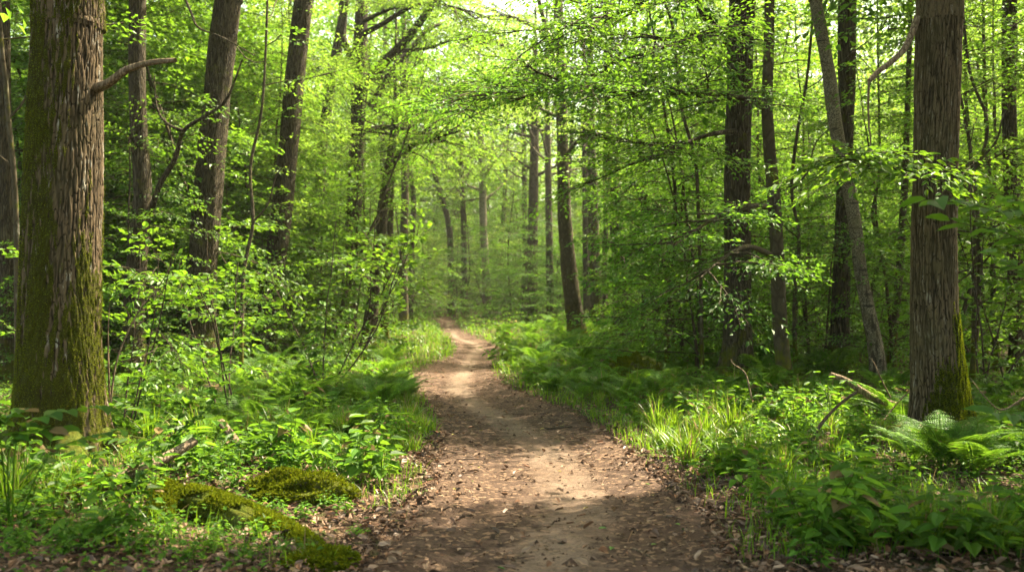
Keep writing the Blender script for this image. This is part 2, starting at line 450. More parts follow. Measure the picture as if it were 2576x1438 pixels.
def relief_mat(name, ridge, furrow, mosscol, lichen):
    m = NT(name); co = m.n('TexCoord').outputs['Object']
    rd = m.ramp(m.n('Attribute', attribute_name='ridge').outputs['Fac'], .42, 1.0); mo = m.n('Attribute', attribute_name='mossy').outputs['Fac']
    c3 = m.n('Mapping', {0: co, 3: (1, 1, .35)}).outputs[0]; fn = m.noise(c3, 75, 5, .72); big = m.noise(co, 2.0, 4)
    col = m.mix(rd, furrow, ridge)
    col = m.mix(m.math('MULTIPLY', m.ramp(fn, .35, .7), .6), col, tuple(c * .45 for c in ridge))
    col = m.mix(m.math('MULTIPLY', m.ramp(big, .4, .68), .5), col, (ridge[0] * .5, ridge[1] * .58, ridge[2] * .45))
    lic = m.math('MULTIPLY', m.ramp(m.noise(c3, 15, 5, .65), .56, .66), m.ramp(rd, .4, .9))
    col = m.mix(m.math('MULTIPLY', lic, lichen), col, (.30, .29, .25))
    mf = m.noise(co, 110, 4, .75)
    mc = m.mix(m.ramp(mf, .3, .7), tuple(c * .35 for c in mosscol), tuple(c * 1.4 for c in mosscol))
    mc = m.mix(m.math('MULTIPLY', m.ramp(m.noise(co, 7, 4), .42, .65), .7), mc, (mosscol[0] * .55, mosscol[1] * .5, mosscol[2] * .9))
    mk = m.ramp(m.math('ADD', mo, m.math('MULTIPLY', m.math('SUBTRACT', m.noise(c3, 45, 4, .7), .5), .9)), .3, .7)
    col = m.mix(mk, col, mc)
    bp = m.n('Bump', {'Height': m.math('ADD', fn, m.math('MULTIPLY', mf, mk)), 'Strength': .7, 'Distance': .012}).outputs[0]
    return m.done(m.n('BsdfPrincipled', {'Base Color': col, 'Roughness': .92, 'Specular IOR Level': .12, 'Normal': bp}).outputs[0])


M = {}
M['beech'] = leaf_mat('beech leaf', (.046, .108, .012), (.16, .325, .018), yellow=.28)
M['hazel'] = leaf_mat('hazel leaf', (.050, .118, .011), (.155, .305, .016), yellow=.35, gloss=.025)
M['shade'] = leaf_mat('dark beech leaf', (.036, .098, .014), (.14, .30, .018), yellow=.2, gloss=.02)
M['far'] = leaf_mat('oak leaf', (.066, .130, .018), (.21, .355, .034), yellow=.25, gloss=.012, tw=.55)  # distant leaves: sunlit glow put into a lighter, yellower, more translucent colour
M['pale'] = leaf_mat('larch needle', (.085, .150, .035), (.28, .40, .06), yellow=.3, gloss=.012)
M['fern'] = leaf_mat('fern frond', (.050, .125, .012), (.155, .305, .018), yellow=.3, gloss=.015, dry=.01)
M['herb'] = leaf_mat('herb leaf', (.045, .112, .012), (.145, .295, .016), yellow=.35, gloss=.014, dry=.02)
M['grass'] = leaf_mat('grass blade', (.065, .140, .012), (.20, .35, .015), yellow=.5, gloss=.012, dry=.07)
M['moss'] = leaf_mat('moss tuft', (.085, .110, .008), (.15, .19, .008), yellow=.5, gloss=0.0, var=.5, tw=.3)
M['oak_moss'] = relief_mat('mossy oak bark', (.125, .090, .054), (.010, .0075, .0045), (.048, .050, .005), .75)
M['oak_grey'] = relief_mat('grey oak bark', (.118, .088, .050), (.013, .0095, .0055), (.030, .034, .005), .35)
M['oak'] = bark_mat('brown oak bark', (.100, .080, .050), (.022, .017, .011), moss=.38, moss_h=1.2, scale=34, lichen=.2)
M['beechbark'] = bark_mat('smooth beech bark', (.085, .068, .042), (.050, .040, .025), moss=.40, moss_h=1.5, scale=9, stretch=.5, bump=.35, lichen=.3, fine=.8)
M['twig'] = bark_mat('twig bark', (.075, .055, .036), (.040, .030, .020), scale=30, bump=.3, lichen=.1)
M['deadwood'] = bark_mat('weathered dead wood', (.25, .185, .12), (.09, .062, .04), scale=34, stretch=.1, bump=.5, lichen=.1, moss=.08, moss_h=.1)
M['mosslog'] = bark_mat('mossy log bark', (.15, .11, .07), (.03, .022, .014), scale=26, stretch=1, bump=1.0, moss=.55, moss_h=.2, mosscol=(.075, .10, .010), mtop=.22)
M['birch'] = birch_mat()
M['soil'] = soil_mat('forest floor soil'); M['path'] = soil_mat('trodden earth', True)
M['litter'] = litter_mat('dry fallen leaf', [(.10, .055, .032), (.16, .095, .058), (.21, .135, .085), (.075, .042, .026), (.13, .068, .038), (.25, .17, .115), (.055, .034, .022), (.17, .085, .045)])
M['freshfall'] = litter_mat('fresh fallen leaf', [(.10, .16, .03), (.30, .24, .07), (.22, .15, .09), (.06, .13, .02), (.26, .19, .13)])

# ------------------------------------------------------------------ the setting
def build_ground():
    xs = np.concatenate([-np.geomspace(9, 110, 50)[::-1], np.linspace(-8.8, 8.8, 200), np.geomspace(9, 110, 50)])
    ys = np.concatenate([np.linspace(-30, 2, 16), np.linspace(2.2, 16, 150), np.geomspace(16.2, 170, 140)])
    X, Y = np.meshgrid(xs, ys); Z = gz(X, Y)
    v = np.stack([X, Y, Z], -1).reshape(-1, 3); nx = len(xs)
    i = (np.arange(len(ys) - 1)[:, None] * nx + np.arange(nx - 1)[None]).ravel()
    g = Geo().add(v, np.stack([i, i + 1, i + nx + 1, i + nx], -1))
    o = part('ground', g, M['soil']); props(o, 'shaded forest floor of soil, moss and dead leaves', 'ground', kind='structure')
    ys = np.concatenate([np.linspace(1.0, 14, 210), np.geomspace(14.1, 60, 170)]); t = np.linspace(-0.16, 1.16, 41)
    L, R = np.interp(ys, _pd, _pl), np.interp(ys, _pd, _pr)
    X = L[:, None] + (R - L)[:, None] * t[None]; Y = np.repeat(ys[:, None], len(t), 1)
    prof = np.minimum(t, 1 - t)[None] * (R - L)[:, None]
    Z = gz(X, Y) + np.clip(prof * .12, -.05, .022) + .016 * wav(X, Y, 5) + .012 * wav(X, Y, 14) + .006 * wav(X, Y, 37)
    v = np.stack([X, Y, Z], -1).reshape(-1, 3); nx = len(t)
    i = (np.arange(len(ys) - 1)[:, None] * nx + np.arange(nx - 1)[None]).ravel()
    o = part('path', Geo().add(v, np.stack([i, i + 1, i + nx + 1, i + nx], -1)), M['path'])
    a = o.data.attributes.new('worn', 'FLOAT', 'POINT')
    worn = np.exp(-((t[None] - .5 + .10 * np.sin(Y * .55)) / .17) ** 2)
    a.data.foreach_set('value', worn.ravel().astype(np.float32))
    props(o, 'winding trodden earth path through the wood', 'path', kind='structure')


build_ground()

# ------------------------------------------------------------------ sun gaps (points the sun should reach)
for px, py, d, r in [(1250, 1190, 8.4, .40), (1330, 1200, 8.4, .40), (1430, 1195, 8.45, .42), (1530, 1185, 8.6, .38), (1620, 1185, 8.6, .38), (1180, 1215, 8.0, .3),
                     (1720, 1130, 9.6, .5), (1820, 1100, 10.4, .6), (1920, 1090, 10.6, .55), (2010, 1120, 9.9, .45), (2080, 1010, 11.5, .5), (1760, 1040, 10.8, .4), (2150, 1080, 10.5, .4),
                     (980, 1140, 9.2, .5), (880, 1110, 9.7, .55), (780, 1080, 10.4, .55), (680, 1100, 10.2, .5), (600, 1130, 9.6, .4), (980, 1050, 10.5, .45), (560, 1000, 11.0, .4),
                     (600, 640, 9.5, .4), (700, 560, 10.5, .4), (340, 660, 9.4, .3), (620, 470, 10, .4), (880, 240, 9.0, .45),
                     (2180, 400, 9.3, .5), (2260, 420, 9.3, .45), (2230, 480, 9.3, .4), (2440, 640, 9, .5),
                     (1180, 935, 20, .3), (1110, 985, 15.8, .3), (1200, 885, 27, .8), (1140, 850, 36, .9), (1060, 890, 26, 1.6), (1020, 850, 30, 1.6),
                     (1310, 900, 24, 1.3), (1380, 850, 30, 2.0), (1360, 960, 17.5, .7), (1450, 930, 20, .8), (1650, 930, 20, .7), (1750, 900, 22, .8), (1950, 920, 21, .7), (2050, 890, 24, .9), (2200, 900, 22, .8), (1580, 960, 17, .5), (2430, 900, 20, .8), (1700, 800, 24, 1.2), (2000, 780, 24, 1.2),
                     (1050, 600, 30, 3.0), (1100, 700, 36, 4), (1250, 650, 42, 5), (1400, 700, 36, 4), (1550, 650, 32, 3.5), (1700, 600, 32, 3.5), (1900, 600, 28, 3), (2100, 600, 30, 3), (850, 600, 32, 3.5), (650, 600, 30, 3), (450, 500, 28, 3), (2300, 600, 28, 3), (1000, 400, 32, 3), (1200, 300, 38, 4), (1600, 400, 30, 3), (960, 760, 28, 1.3), (1500, 760, 34, 1.6), (1650, 700, 28, 1.6), (1750, 650, 26, 1.4), (1600, 560, 30, 1.8),
                     (250, 300, 8.9, .3), (240, 700, 8.6, .3), (265, 990, 8.5, .35), (400, 350, 17, 1), (470, 200, 19, 1), (640, 250, 20, 1.2), (200, 500, 22, 2), (150, 1050, 8.2, .2), (760, 1240, 7.3, .45), (540, 1290, 6.65, .32), (640, 1330, 6.4, .25)]:
    lit(px, py, d, r)

def moss_coat(parent, surf_pts, surf_n, r, size=.02, dens=None):
    g = Geo(); n = len(surf_pts)
    d = unit(surf_n + r.normal(0, .5, (n, 3)))
    leaves(g, surf_pts, d, r.normal(0, 1, (n, 3)), r.uniform(.6, 1.4, n) * size, 'kite', .5, r)
    return part('moss', g, M['moss'], parent, smooth=False)


# ------------------------------------------------------------------ trees
def trunk_curve(tr, d, top, lean=None):
    """pixel outline (px, py, width) at distance d -> world points and radii, carried on up to height `top`"""
    P = [W(px, py, d) for px, py, w in tr]; R = [w / F * d / 2 * (.88 if d < 20 else .94) for px, py, w in tr]
    P, R = P[::-1], R[::-1]               # from the base up
    x, y, _ = P[0]; z0 = float(gz(x, y)) - .25
    P[0] = np.array([P[0][0], P[0][1], z0])
    dv = unit(P[-1] - P[max(0, len(P) - 3)]); dv = unit(dv * [.6, .6, 1]); P.append(P[-1] + dv * (top - P[-1][2]) * .5 / max(dv[2], .3)); R.append(R[-1] * .72)
    dv = unit(dv * [.5, .5, 1]); P.append(P[-1] + dv * max(1.0, (top - P[-1][2])) / max(dv[2], .3)); R.append(R[-1] * .3)
    n = max(40, int(np.linalg.norm(P[-1] - P[0]) / .16))
    PP = catmull(np.column_stack([np.array(P), R]), n)
    return PP[:, :3], np.maximum(PP[:, 3], .015)


def high_crown(wood, crown, pts, rad, h0, r, nb=22, L=(3.0, 5.0), per=6, leaf=.16, s=(1.0, 1.6), templ='coarse', cull=True, up=.06, shape='kite', bsides=6, el=(-5, 40), drop=0.0, lim=None):
    zs = pts[:, 2]; br = []
    top = zs.max()
    for k in range(nb):
        h = h0 + (top - .3 - h0) * ((k + r.random()) / nb)
        i = int(np.argmin(np.abs(zs - h))); a = k * 2.4 + r.uniform(-.5, .5); e = math.radians(r.uniform(*el))
        f = (h - h0) / max(top - h0, .1)
        ln = r.uniform(*L) * (1.0 - .55 * f)
        d = np.array([math.cos(a) * math.cos(e), math.sin(a) * math.cos(e), math.sin(e)])
        if lim is not None and lim(pts[i] + d * ln): ln *= .45
        b = grow(pts[i], d, ln, 7, .13, up, r)
        if cull:
            bad = np.flatnonzero(sunny(b, ex=.1, rmax=.95))
            if len(bad): b = b[:bad[0]]
            if len(b) < 3: continue
        br.append(b)
        tube(wood, b, np.linspace(min(rad[i] * .42, .09), .012, len(b)), bsides, r=r)
        if ln > 2.2 and len(b) > 5:
            c = grow(b[3], d + r.normal(0, .6, 3), ln * .5, 5, .14, up, r); br.append(c)
            tube(wood, c, np.linspace(min(rad[i] * .22, .045), .008, len(c)), 5, r=r) if not (cull and sunny(c, ex=.1, rmax=.95).any()) else br.pop()
    if not br: return
    O, D, N, S = twig_places(br, per, s[0], s[1], r)
    if cull:
        k = ~sunny(O + D * S[:, None] * .5, ex=S * .58); O, D, N, S = O[k], D[k], N[k], S[k]
    sprays(crown, None, O, D, N, S, templ, leaf, shape, .6, .2, .4, drop, r)


def limb(geo, pts, r0, r1, sides=9, n=None, rough=.06, r=None):
    p = catmull(pts, n or max(12, int(len(pts) * 7)))
    tube(geo, p, np.linspace(r0, r1, len(p)), sides, rough, r=r)
    return p


def moss_left(th, L, nz):
    # thick at the foot and on the side turned away from the sun, thinning upwards in patches
    k = .95 * np.exp(-L / 1.35) + .27 * np.cos(th - .6) + .20 + .42 * nz(9, 3.2, 7, 31) + .30 * nz(34, 15, 7, 32) + .16 * nz(80, 60, 6, 33)
    return np.clip((k - .30) / .35, 0, 1)


def moss_right(th, L, nz):
    k = np.clip(1.5 - L / .95, -1.0, .9) + .75 * np.cos(th - 2.7) - .25 + .22 * nz(9, 3.2, 7, 41) + .22 * nz(34, 15, 7, 42) + .12 * nz(80, 60, 6, 43)
    return np.clip((k - .35) / .35, 0, 1)


BIG = {'oak_moss': moss_left, 'oak_grey': moss_right}


def tree(name, label, cat, tr, d, bark, top=15, sides=18, rough=.05, flare=.5, flare_h=.4, crown_h=None, leafm='beech', leaf=.16, nb=22, L=(3, 5), per=6, templ='coarse', low=(), dead=(), group=None, s=(1.0, 1.6), seed=None, bare=(), el=(-5, 40), shape='kite'):
    """low: leafy limbs as lists of (px, py, dist); dead / bare: leafless limbs (dead ones in weathered wood)"""
    r = np.random.default_rng(seed if seed is not None else int(tr[0][0] * 7 + d * 13))
    pts, rad = trunk_curve(tr, d, top)
    base = pts[0] + [0, 0, .25]
    t = thing(name, label, cat, base, group)
    w, c = Geo(), Geo()
    rel = None
    if bark in BIG:
        k = int(np.searchsorted(pts[:, 2], pts[0][2] + 6.2)); qa = catmull(np.column_stack([pts[:k + 1], rad[:k + 1]]), 620)
        v, f, hh, mo = relief(None, qa[:, :3], qa[:, 3], 380, .020, BIG[bark], r, flare, flare_h, .040 if bark == 'oak_moss' else .036); w.add(v.reshape(-1, 3), f); rel = (hh, mo, v)
        tube(w, pts[k - 1:], rad[k - 1:] * .985, sides, rough, r=r)
    else:
        tube(w, pts, rad, sides, rough, flare, flare_h, r=r)
    if crown_h is not None:
        high_crown(w, c, pts, rad, crown_h, r, nb, L, per, leaf, s, templ, el=el, shape=shape)
    for spec in low:
        b = np.array([W(*q) for q in spec['p']]); g = Geo()
        p = limb(g, b, spec.get('r0', .05), spec.get('r1', .008), 8, r=r)
        subs = [p]
        for k in range(spec.get('sub', 6)):
            i = int(len(p) * (spec.get('s0', .2) + (.95 - spec.get('s0', .2)) * (k + r.random()) / spec.get('sub', 6))); tg = unit(np.gradient(p, axis=0)[min(i, len(p) - 1)])
            a = math.radians(r.uniform(25, 75)) * (1 if k % 2 else -1)
            dd = np.array([tg[0] * math.cos(a) - tg[1] * math.sin(a), tg[0] * math.sin(a) + tg[1] * math.cos(a), tg[2] * .5 + r.normal(spec.get('dz', 0), .12)])
            q = grow(p[min(i, len(p) - 1)], dd, r.uniform(*spec.get('sl', (.8, 1.6))), 6, .12, spec.get('up', -.03), r)
            tube(g, q, np.linspace(spec.get('r0', .05) * .4, .005, len(q)), 5, r=r); subs.append(q)
        O, D, N, S = twig_places(subs, spec.get('per', 6), *spec.get('s', (.5, .85)), r, start=spec.get('s0', .2), tilt=spec.get('tilt', .2))
        fo = Geo(); sprays(fo, g, O, D, N, S, spec.get('templ', 'fine'), spec.get('leaf', .07), spec.get('shape', 'kite'), spec.get('ratio', .55), spec.get('droop', .2), .35, spec.get('drop', .1), r)
        part('foliage', fo, M[leafm], part('limb', g, M[bark], t, base), base, smooth=False)
    for spec in dead:
        g = Geo(); limb(g, [W(*q) for q in spec['p']], spec['r0'], spec['r1'], 10, rough=.12, r=r); part('dead_limb', g, M['deadwood'], t, base)
    for spec in bare:
        g = Geo(); limb(g, [W(*q) for q in spec['p']], spec['r0'], spec['r1'], 10, rough=.1, r=r); part('limb', g, M[bark], t, base)
    o = part('trunk', w, M[bark], t, base)
    if rel:
        hh, mo, v = rel; nv = len(o.data.vertices)
        for nm, arr in (('ridge', hh), ('mossy', mo)):
            at = o.data.attributes.new(nm, 'FLOAT', 'POINT'); full = np.full(nv, .6 if nm == 'ridge' else 0.0, np.float32); full[:arr.size] = np.clip(arr, 0, 1).ravel(); at.data.foreach_set('value', full)
        ii = np.flatnonzero((mo.ravel() > .35) & (v[..., 2].ravel() < 4.6)); ii = r.choice(ii, min(len(ii), 42000)); P = v.reshape(-1, 3)[ii] - base
        cx = np.broadcast_to(qa[:, None, :3], v.shape).reshape(-1, 3)[ii] - base; moss_coat(t, P, unit(P - cx), r, .011)
    if sides >= 40:
        for k in range(6):
            a = k * 1.05 + r.uniform(-.3, .3); L = r.uniform(.5, 1.0) * rad[0] / .3; u = np.linspace(0, 1, 14); rr = rad[0] * .8 + u * L; aa = a + .35 * np.sin(u * 2.5 + k) * u
            x, y = base[0] + np.cos(aa) * rr, base[1] + np.sin(aa) * rr; z = gz(x, y) + .16 * (1 - u) ** 2 - .05 * u ** 2
            g = Geo(); tube(g, np.stack([x, y, z], 1), np.linspace(.12, .03, 14) * rad[0] / .35, 12, .25, r=r); part('root', g, M['mosslog'], t, base)
    if c.v: part('crown', c, M[leafm], t, base, smooth=False)
    return t


def px_r(w, d): return w / F * d / 2

# --- left side
tree('oak_tree', 'massive mossy oak with thick green moss climbing its furrowed trunk', 'tree',
     [(172, -80, 186), (172, 0, 186), (166, 250, 192), (163, 400, 197), (156, 620, 206), (153, 800, 214), (152, 930, 224), (150, 1050, 236), (150, 1190, 250)], 8.8, 'oak_moss',
     top=17, sides=72, rough=.05, flare=.45, flare_h=.34, crown_h=6.2, leaf=.17, nb=34, L=(3, 6), per=6,
     dead=[dict(p=[(240, 222, 8.75), (275, 208, 8.6), (320, 176, 8.5), (380, 158, 8.4), (442, 152, 8.3)], r0=.045, r1=.02)])
tree('oak_tree', 'dark shaded trunk at the frame edge behind the massive mossy oak', 'tree', [(8, -60, 34), (10, 300, 40), (14, 600, 50), (16, 800, 56), (18, 960, 62)], 16.5, 'oak', top=14, crown_h=7, nb=14, flare=.4)
tree('beech_tree', 'slim pale grey trunk with a slight kink, right behind the mossy oak', 'tree',
     [(346, -60, 46), (346, 0, 48), (345, 150, 47), (347, 280, 47), (356, 420, 50), (357, 520, 50), (350, 600, 56), (338, 760, 58), (338, 880, 62), (336, 975, 68)], 17, 'oak', top=14, sides=24, crown_h=8, nb=16, flare=.3,
     bare=[dict(p=[(372, 560, 17), (400, 470, 16.8), (440, 400, 16.6), (462, 330, 16.5), (520, 290, 16.3), (570, 250, 16.2), (610, 150, 16)], r0=.055, r1=.014),
           dict(p=[(462, 330, 16.5), (420, 310, 16.6), (395, 270, 16.6), (388, 190, 16.7)], r0=.03, r1=.01),
           dict(p=[(450, -40, 15.5), (480, 30, 15.3), (500, 70, 15.2), (560, 95, 15), (640, 140, 14.8)], r0=.022, r1=.008)])
tree('oak_tree', 'broad brown oak leaning right, third big trunk on the left verge', 'tree',
     [(582, -60, 74), (574, 0, 75), (562, 100, 75), (548, 220, 76), (535, 350, 78), (524, 480, 79), (515, 600, 80), (505, 760, 86), (497, 880, 96), (492, 945, 108)], 18.8, 'oak', top=17, sides=36, crown_h=9, nb=22, L=(3, 5), flare=.3)
tree('oak_tree', 'straight brown oak leaning right, half hidden by leafy hazel', 'tree',
     [(772, -60, 48), (764, 0, 50), (752, 100, 51), (742, 200, 52), (730, 330, 53), (718, 440, 54), (704, 580, 55), (684, 720, 57), (664, 840, 62), (654, 915, 72)], 22, 'oak', top=17, sides=30, crown_h=9, nb=20, flare=.3)
tree('oak_tree', 'tall oak with two heavy mossy limbs reaching up over the path', 'tree',
     [(912, -40, 30), (908, 60, 34), (905, 150, 40), (901, 280, 38), (896, 420, 40), (888, 560, 41), (882, 700, 43), (876, 800, 46), (872, 875, 56)], 29, 'oak', top=16, sides=20, crown_h=11, nb=16, leafm='far', flare=.3,
     bare=[dict(p=[(905, 232, 29), (960, 165, 28.5), (1010, 115, 28), (1050, 65, 27.6), (1085, 15, 27.3), (1110, -40, 27)], r0=.16, r1=.08),
           dict(p=[(935, 265, 29.5), (985, 180, 29.8), (1030, 130, 30), (1070, 80, 30.2), (1110, 60, 30.5)], r0=.12, r1=.05),
           dict(p=[(903, 170, 29), (880, 135, 29), (862, 90, 29), (868, 20, 29), (872, -40, 29)], r0=.13, r1=.09),
           dict(p=[(905, 90, 29), (960, 62, 28.6), (1010, 30, 28.3), (1050, 10, 28)], r0=.09, r1=.05)],
     low=[dict(p=[(896, 330, 29), (990, 320, 27), (1060, 345, 26), (1130, 330, 25)], r0=.08, r1=.02, sub=10, sl=(1.2, 2.4), leaf=.11, templ='mid', s=(.7, 1.2), drop=.4),
          dict(p=[(1000, 130, 28.5), (1080, 120, 28), (1150, 100, 27.6), (1230, 110, 27)], r0=.06, r1=.015, sub=7, sl=(1, 2), leaf=.11, templ='mid', s=(.7, 1.2), drop=.4),
          dict(p=[(905, 60, 29), (990, 20, 28), (1090, 10, 27), (1190, 30, 26)], r0=.07, r1=.015, sub=14, sl=(1.2, 2.4), leaf=.115, templ='mid', s=(.7, 1.2), s0=.25),
          dict(p=[(905, 160, 29), (990, 210, 30), (1090, 230, 31), (1180, 215, 32)], r0=.07, r1=.015, sub=13, sl=(1.2, 2.4), leaf=.115, templ='mid', s=(.7, 1.2), s0=.25),
          dict(p=[(900, 230, 29), (850, 180, 28), (800, 170, 27), (760, 200, 27)], r0=.06, r1=.015, sub=8, sl=(1, 2), leaf=.11, templ='mid', s=(.7, 1.2))])
tree('beech_tree', 'dead dark snag slanting down beside the two limbed oak', 'tree', [(866, -40, 20), (860, 60, 26), (842, 160, 28), (826, 250, 28), (815, 330, 27), (808, 420, 27), (800, 600, 28), (790, 880, 34)], 31, 'oak', top=12, crown_h=None)
tree('beech_tree', 'small dark beech leaning right with one limb arching over the path', 'tree',
     [(984, 380, 18), (976, 430, 23), (964, 520, 28), (953, 620, 30), (942, 720, 33), (932, 800, 36), (924, 880, 42)], 27, 'oak', top=7.5, crown_h=5.6, nb=10, L=(1.5, 3), leaf=.11, templ='mid', s=(.7, 1.2), leafm='far',
     low=[dict(p=[(978, 425, 27), (1010, 385, 26.5), (1050, 362, 26), (1100, 345, 25.5), (1150, 332, 25)], r0=.09, r1=.03, sub=9, sl=(.8, 1.8), leaf=.10, templ='mid', s=(.6, 1.0), per=4, drop=.25)])
tree('beech_tree', 'thin lichened trunk just right of the small leaning beech', 'tree', [(985, 500, 14), (980, 620, 18), (972, 740, 20), (965, 850, 24)], 31, 'beechbark', top=11, crown_h=6, nb=12, L=(1.5, 3), leaf=.12, leafm='far')

# --- far middle
for tr, d, lab, bk in [
        ([(1208, 330, 18), (1214, 430, 20), (1215, 540, 20), (1220, 650, 22), (1228, 790, 26)], 58, 'pale slender trunk standing alone where the path bends away', 'birch'),
        ([(1086, 400, 12), (1105, 480, 14), (1128, 560, 16), (1134, 660, 18), (1137, 795, 22)], 60, 'dark forked trunk left of the pale slender trunk', 'oak'),
        ([(1160, 420, 12), (1166, 560, 15), (1168, 680, 16), (1170, 795, 20)], 62, 'thin straight dark trunk close left of the pale slender trunk', 'oak'),
        ([(1270, 480, 11), (1262, 600, 12), (1250, 700, 13), (1245, 790, 16)], 64, 'thin dark trunk leaning right behind the path bend', 'oak'),
        ([(1345, 330, 22), (1342, 480, 26), (1340, 620, 28), (1339, 760, 30), (1338, 808, 36)], 50, 'straight dark trunk, first of the far pair right of the path', 'oak'),
        ([(1378, 380, 17), (1380, 500, 18), (1382, 640, 20), (1384, 760, 21), (1385, 815, 26)], 48, 'slimmer brown trunk, second of the far pair right of the path', 'beechbark'),
        ([(1318, 360, 12), (1320, 520, 14), (1322, 700, 16), (1322, 800, 20)], 56, 'very slender trunk just left of the far pair', 'oak'),
        ([(1432, 420, 11), (1420, 520, 13), (1408, 640, 14), (1402, 800, 18)], 54, 'slender trunk leaning right behind the bowed beech', 'oak'),
        ([(1470, 300, 14), (1472, 480, 16), (1474, 650, 17), (1478, 815, 22)], 47, 'slender dark trunk close right of the bowed beech', 'oak'),
        ([(1522, 420, 12), (1524, 560, 14), (1520, 700, 15), (1518, 820, 19)], 45, 'slender dark trunk close left of the dark straight trunk', 'oak'),
        ([(1596, 380, 14), (1590, 520, 15), (1594, 680, 16), (1598, 830, 21)], 42, 'slender wavy trunk right of the dark straight trunk', 'oak'),
        ([(1768, 400, 14), (1770, 560, 16), (1774, 700, 17), (1776, 850, 22)], 37, 'slender dark trunk between the thin dark trunk and the big dark oak', 'oak'),
        ([(1030, 400, 13), (1040, 500, 14), (1036, 640, 15), (1030, 810, 20)], 48, 'slender dark trunk left of the path bend', 'oak')]:
    tree('beech_tree', lab, 'tree', tr, d, bk, top=16, sides=12, crown_h=7, nb=16, L=(2.5, 4.5), leaf=.2, per=5, leafm='far' if bk != 'birch' else 'pale', flare=.25)
tree('beech_tree', 'mid sized beech with a bowed grey trunk, nearest the path on the right', 'tree',
     [(1404, -40, 24), (1405, 60, 27), (1410, 180, 29), (1414, 320, 30), (1417, 440, 32), (1420, 540, 37), (1428, 640, 41), (1440, 750, 44), (1450, 820, 48), (1454, 862, 60)], 32, 'beechbark', top=18, sides=20, crown_h=12.5, nb=16, leafm='far', flare=.3,
     bare=[dict(p=[(1408, 200, 32), (1385, 120, 32), (1370, 60, 32), (1350, -20, 32)], r0=.10, r1=.06)],
     low=[dict(p=[(1415, 400, 32), (1480, 330, 31), (1560, 300, 30), (1640, 310, 29)], r0=.07, r1=.015, sub=10, sl=(1, 2.2), leaf=.11, templ='mid', s=(.7, 1.2), drop=.3),
          dict(p=[(1408, 120, 32), (1330, 60, 33), (1240, 40, 34), (1150, 60, 35)], r0=.08, r1=.015, sub=13, sl=(1.2, 2.6), leaf=.12, templ='mid', s=(.7, 1.2), drop=.1, s0=.15),
          dict(p=[(1412, 300, 32), (1350, 270, 33), (1280, 250, 34), (1200, 265, 35)], r0=.06, r1=.012, sub=9, sl=(1, 2.2), leaf=.12, templ='mid', s=(.7, 1.2), drop=.25, s0=.25),
          dict(p=[(1410, 240, 32), (1330, 170, 31), (1270, 120, 30), (1210, 90, 30)], r0=.08, r1=.015, sub=6, sl=(1, 2), leaf=.11, templ='mid', s=(.7, 1.2), drop=.3)])
tree('beech_tree', 'lichen spotted trunk between the bowed beech and the darker trunk', 'tree', [(1488, 380, 24), (1491, 480, 28), (1494, 620, 30), (1498, 740, 32), (1500, 835, 40)], 39, 'beechbark', top=15, crown_h=7.5, nb=16, leaf=.15, leafm='far')
tree('oak_tree', 'dark straight trunk right of the lichen spotted trunk', 'tree', [(1532, 200, 28), (1536, 330, 32), (1543, 450, 35), (1552, 580, 38), (1558, 700, 40), (1564, 800, 44), (1566, 850, 54)], 35, 'oak', top=17, crown_h=8.5, nb=18, leaf=.15, leafm='far')
tree('oak_tree', 'thin dark trunk in the bright gap left of the double beech', 'tree', [(1708, 330, 13), (1710, 450, 14), (1710, 600, 15), (1712, 760, 16), (1714, 850, 20)], 38, 'oak', top=14, crown_h=7, nb=14, leaf=.15, leafm='far')
tree('beech_tree', 'pale far trunk showing through leaves left of the thin dark trunk', 'tree', [(1648, 330, 17), (1650, 430, 18), (1650, 560, 19), (1652, 700, 20), (1654, 830, 24)], 46, 'birch', top=14, crown_h=7, nb=12, leaf=.17, leafm='far')

# --- right side
RL = dict(r0=.045, r1=.008, leaf=.078, templ='mid', s=(.45, .75), droop=.12, tilt=.38, up=.0)
tree('oak_tree', 'big dark oak with flared mossy foot on the right of the path', 'tree',
     [(1868, -60, 68), (1866, 0, 70), (1862, 150, 72), (1858, 300, 72), (1855, 450, 73), (1855, 600, 75), (1856, 750, 77), (1854, 860, 82), (1852, 930, 92), (1850, 985, 104)], 16, 'oak', top=17, sides=40, crown_h=7.6, nb=36, L=(3.5, 6), per=9, leaf=.19, flare=.55, flare_h=.35,
     bare=[dict(p=[(1845, 118, 16), (1818, 90, 15.8), (1790, 62, 15.6), (1762, 20, 15.4), (1735, -25, 15.2)], r0=.085, r1=.05)],
     low=[dict(RL, p=[(1860, 60, 15.8), (1790, 90, 14.5), (1700, 110, 13.6), (1600, 150, 13)], s0=.4, sub=12, sl=(1, 2), drop=.15),
          dict(RL, p=[(1860, -60, 15.8), (1760, -20, 14.3), (1640, 10, 13.4), (1520, 40, 12.8), (1430, 60, 12.4)], s0=.3, sub=14, sl=(1, 1.9), drop=.15),
          dict(RL, p=[(1850, 330, 15.8), (1780, 340, 14.8), (1700, 370, 14), (1640, 400, 13.6)], s0=.5, sub=9, sl=(.8, 1.5), drop=.2)], leafm='beech')
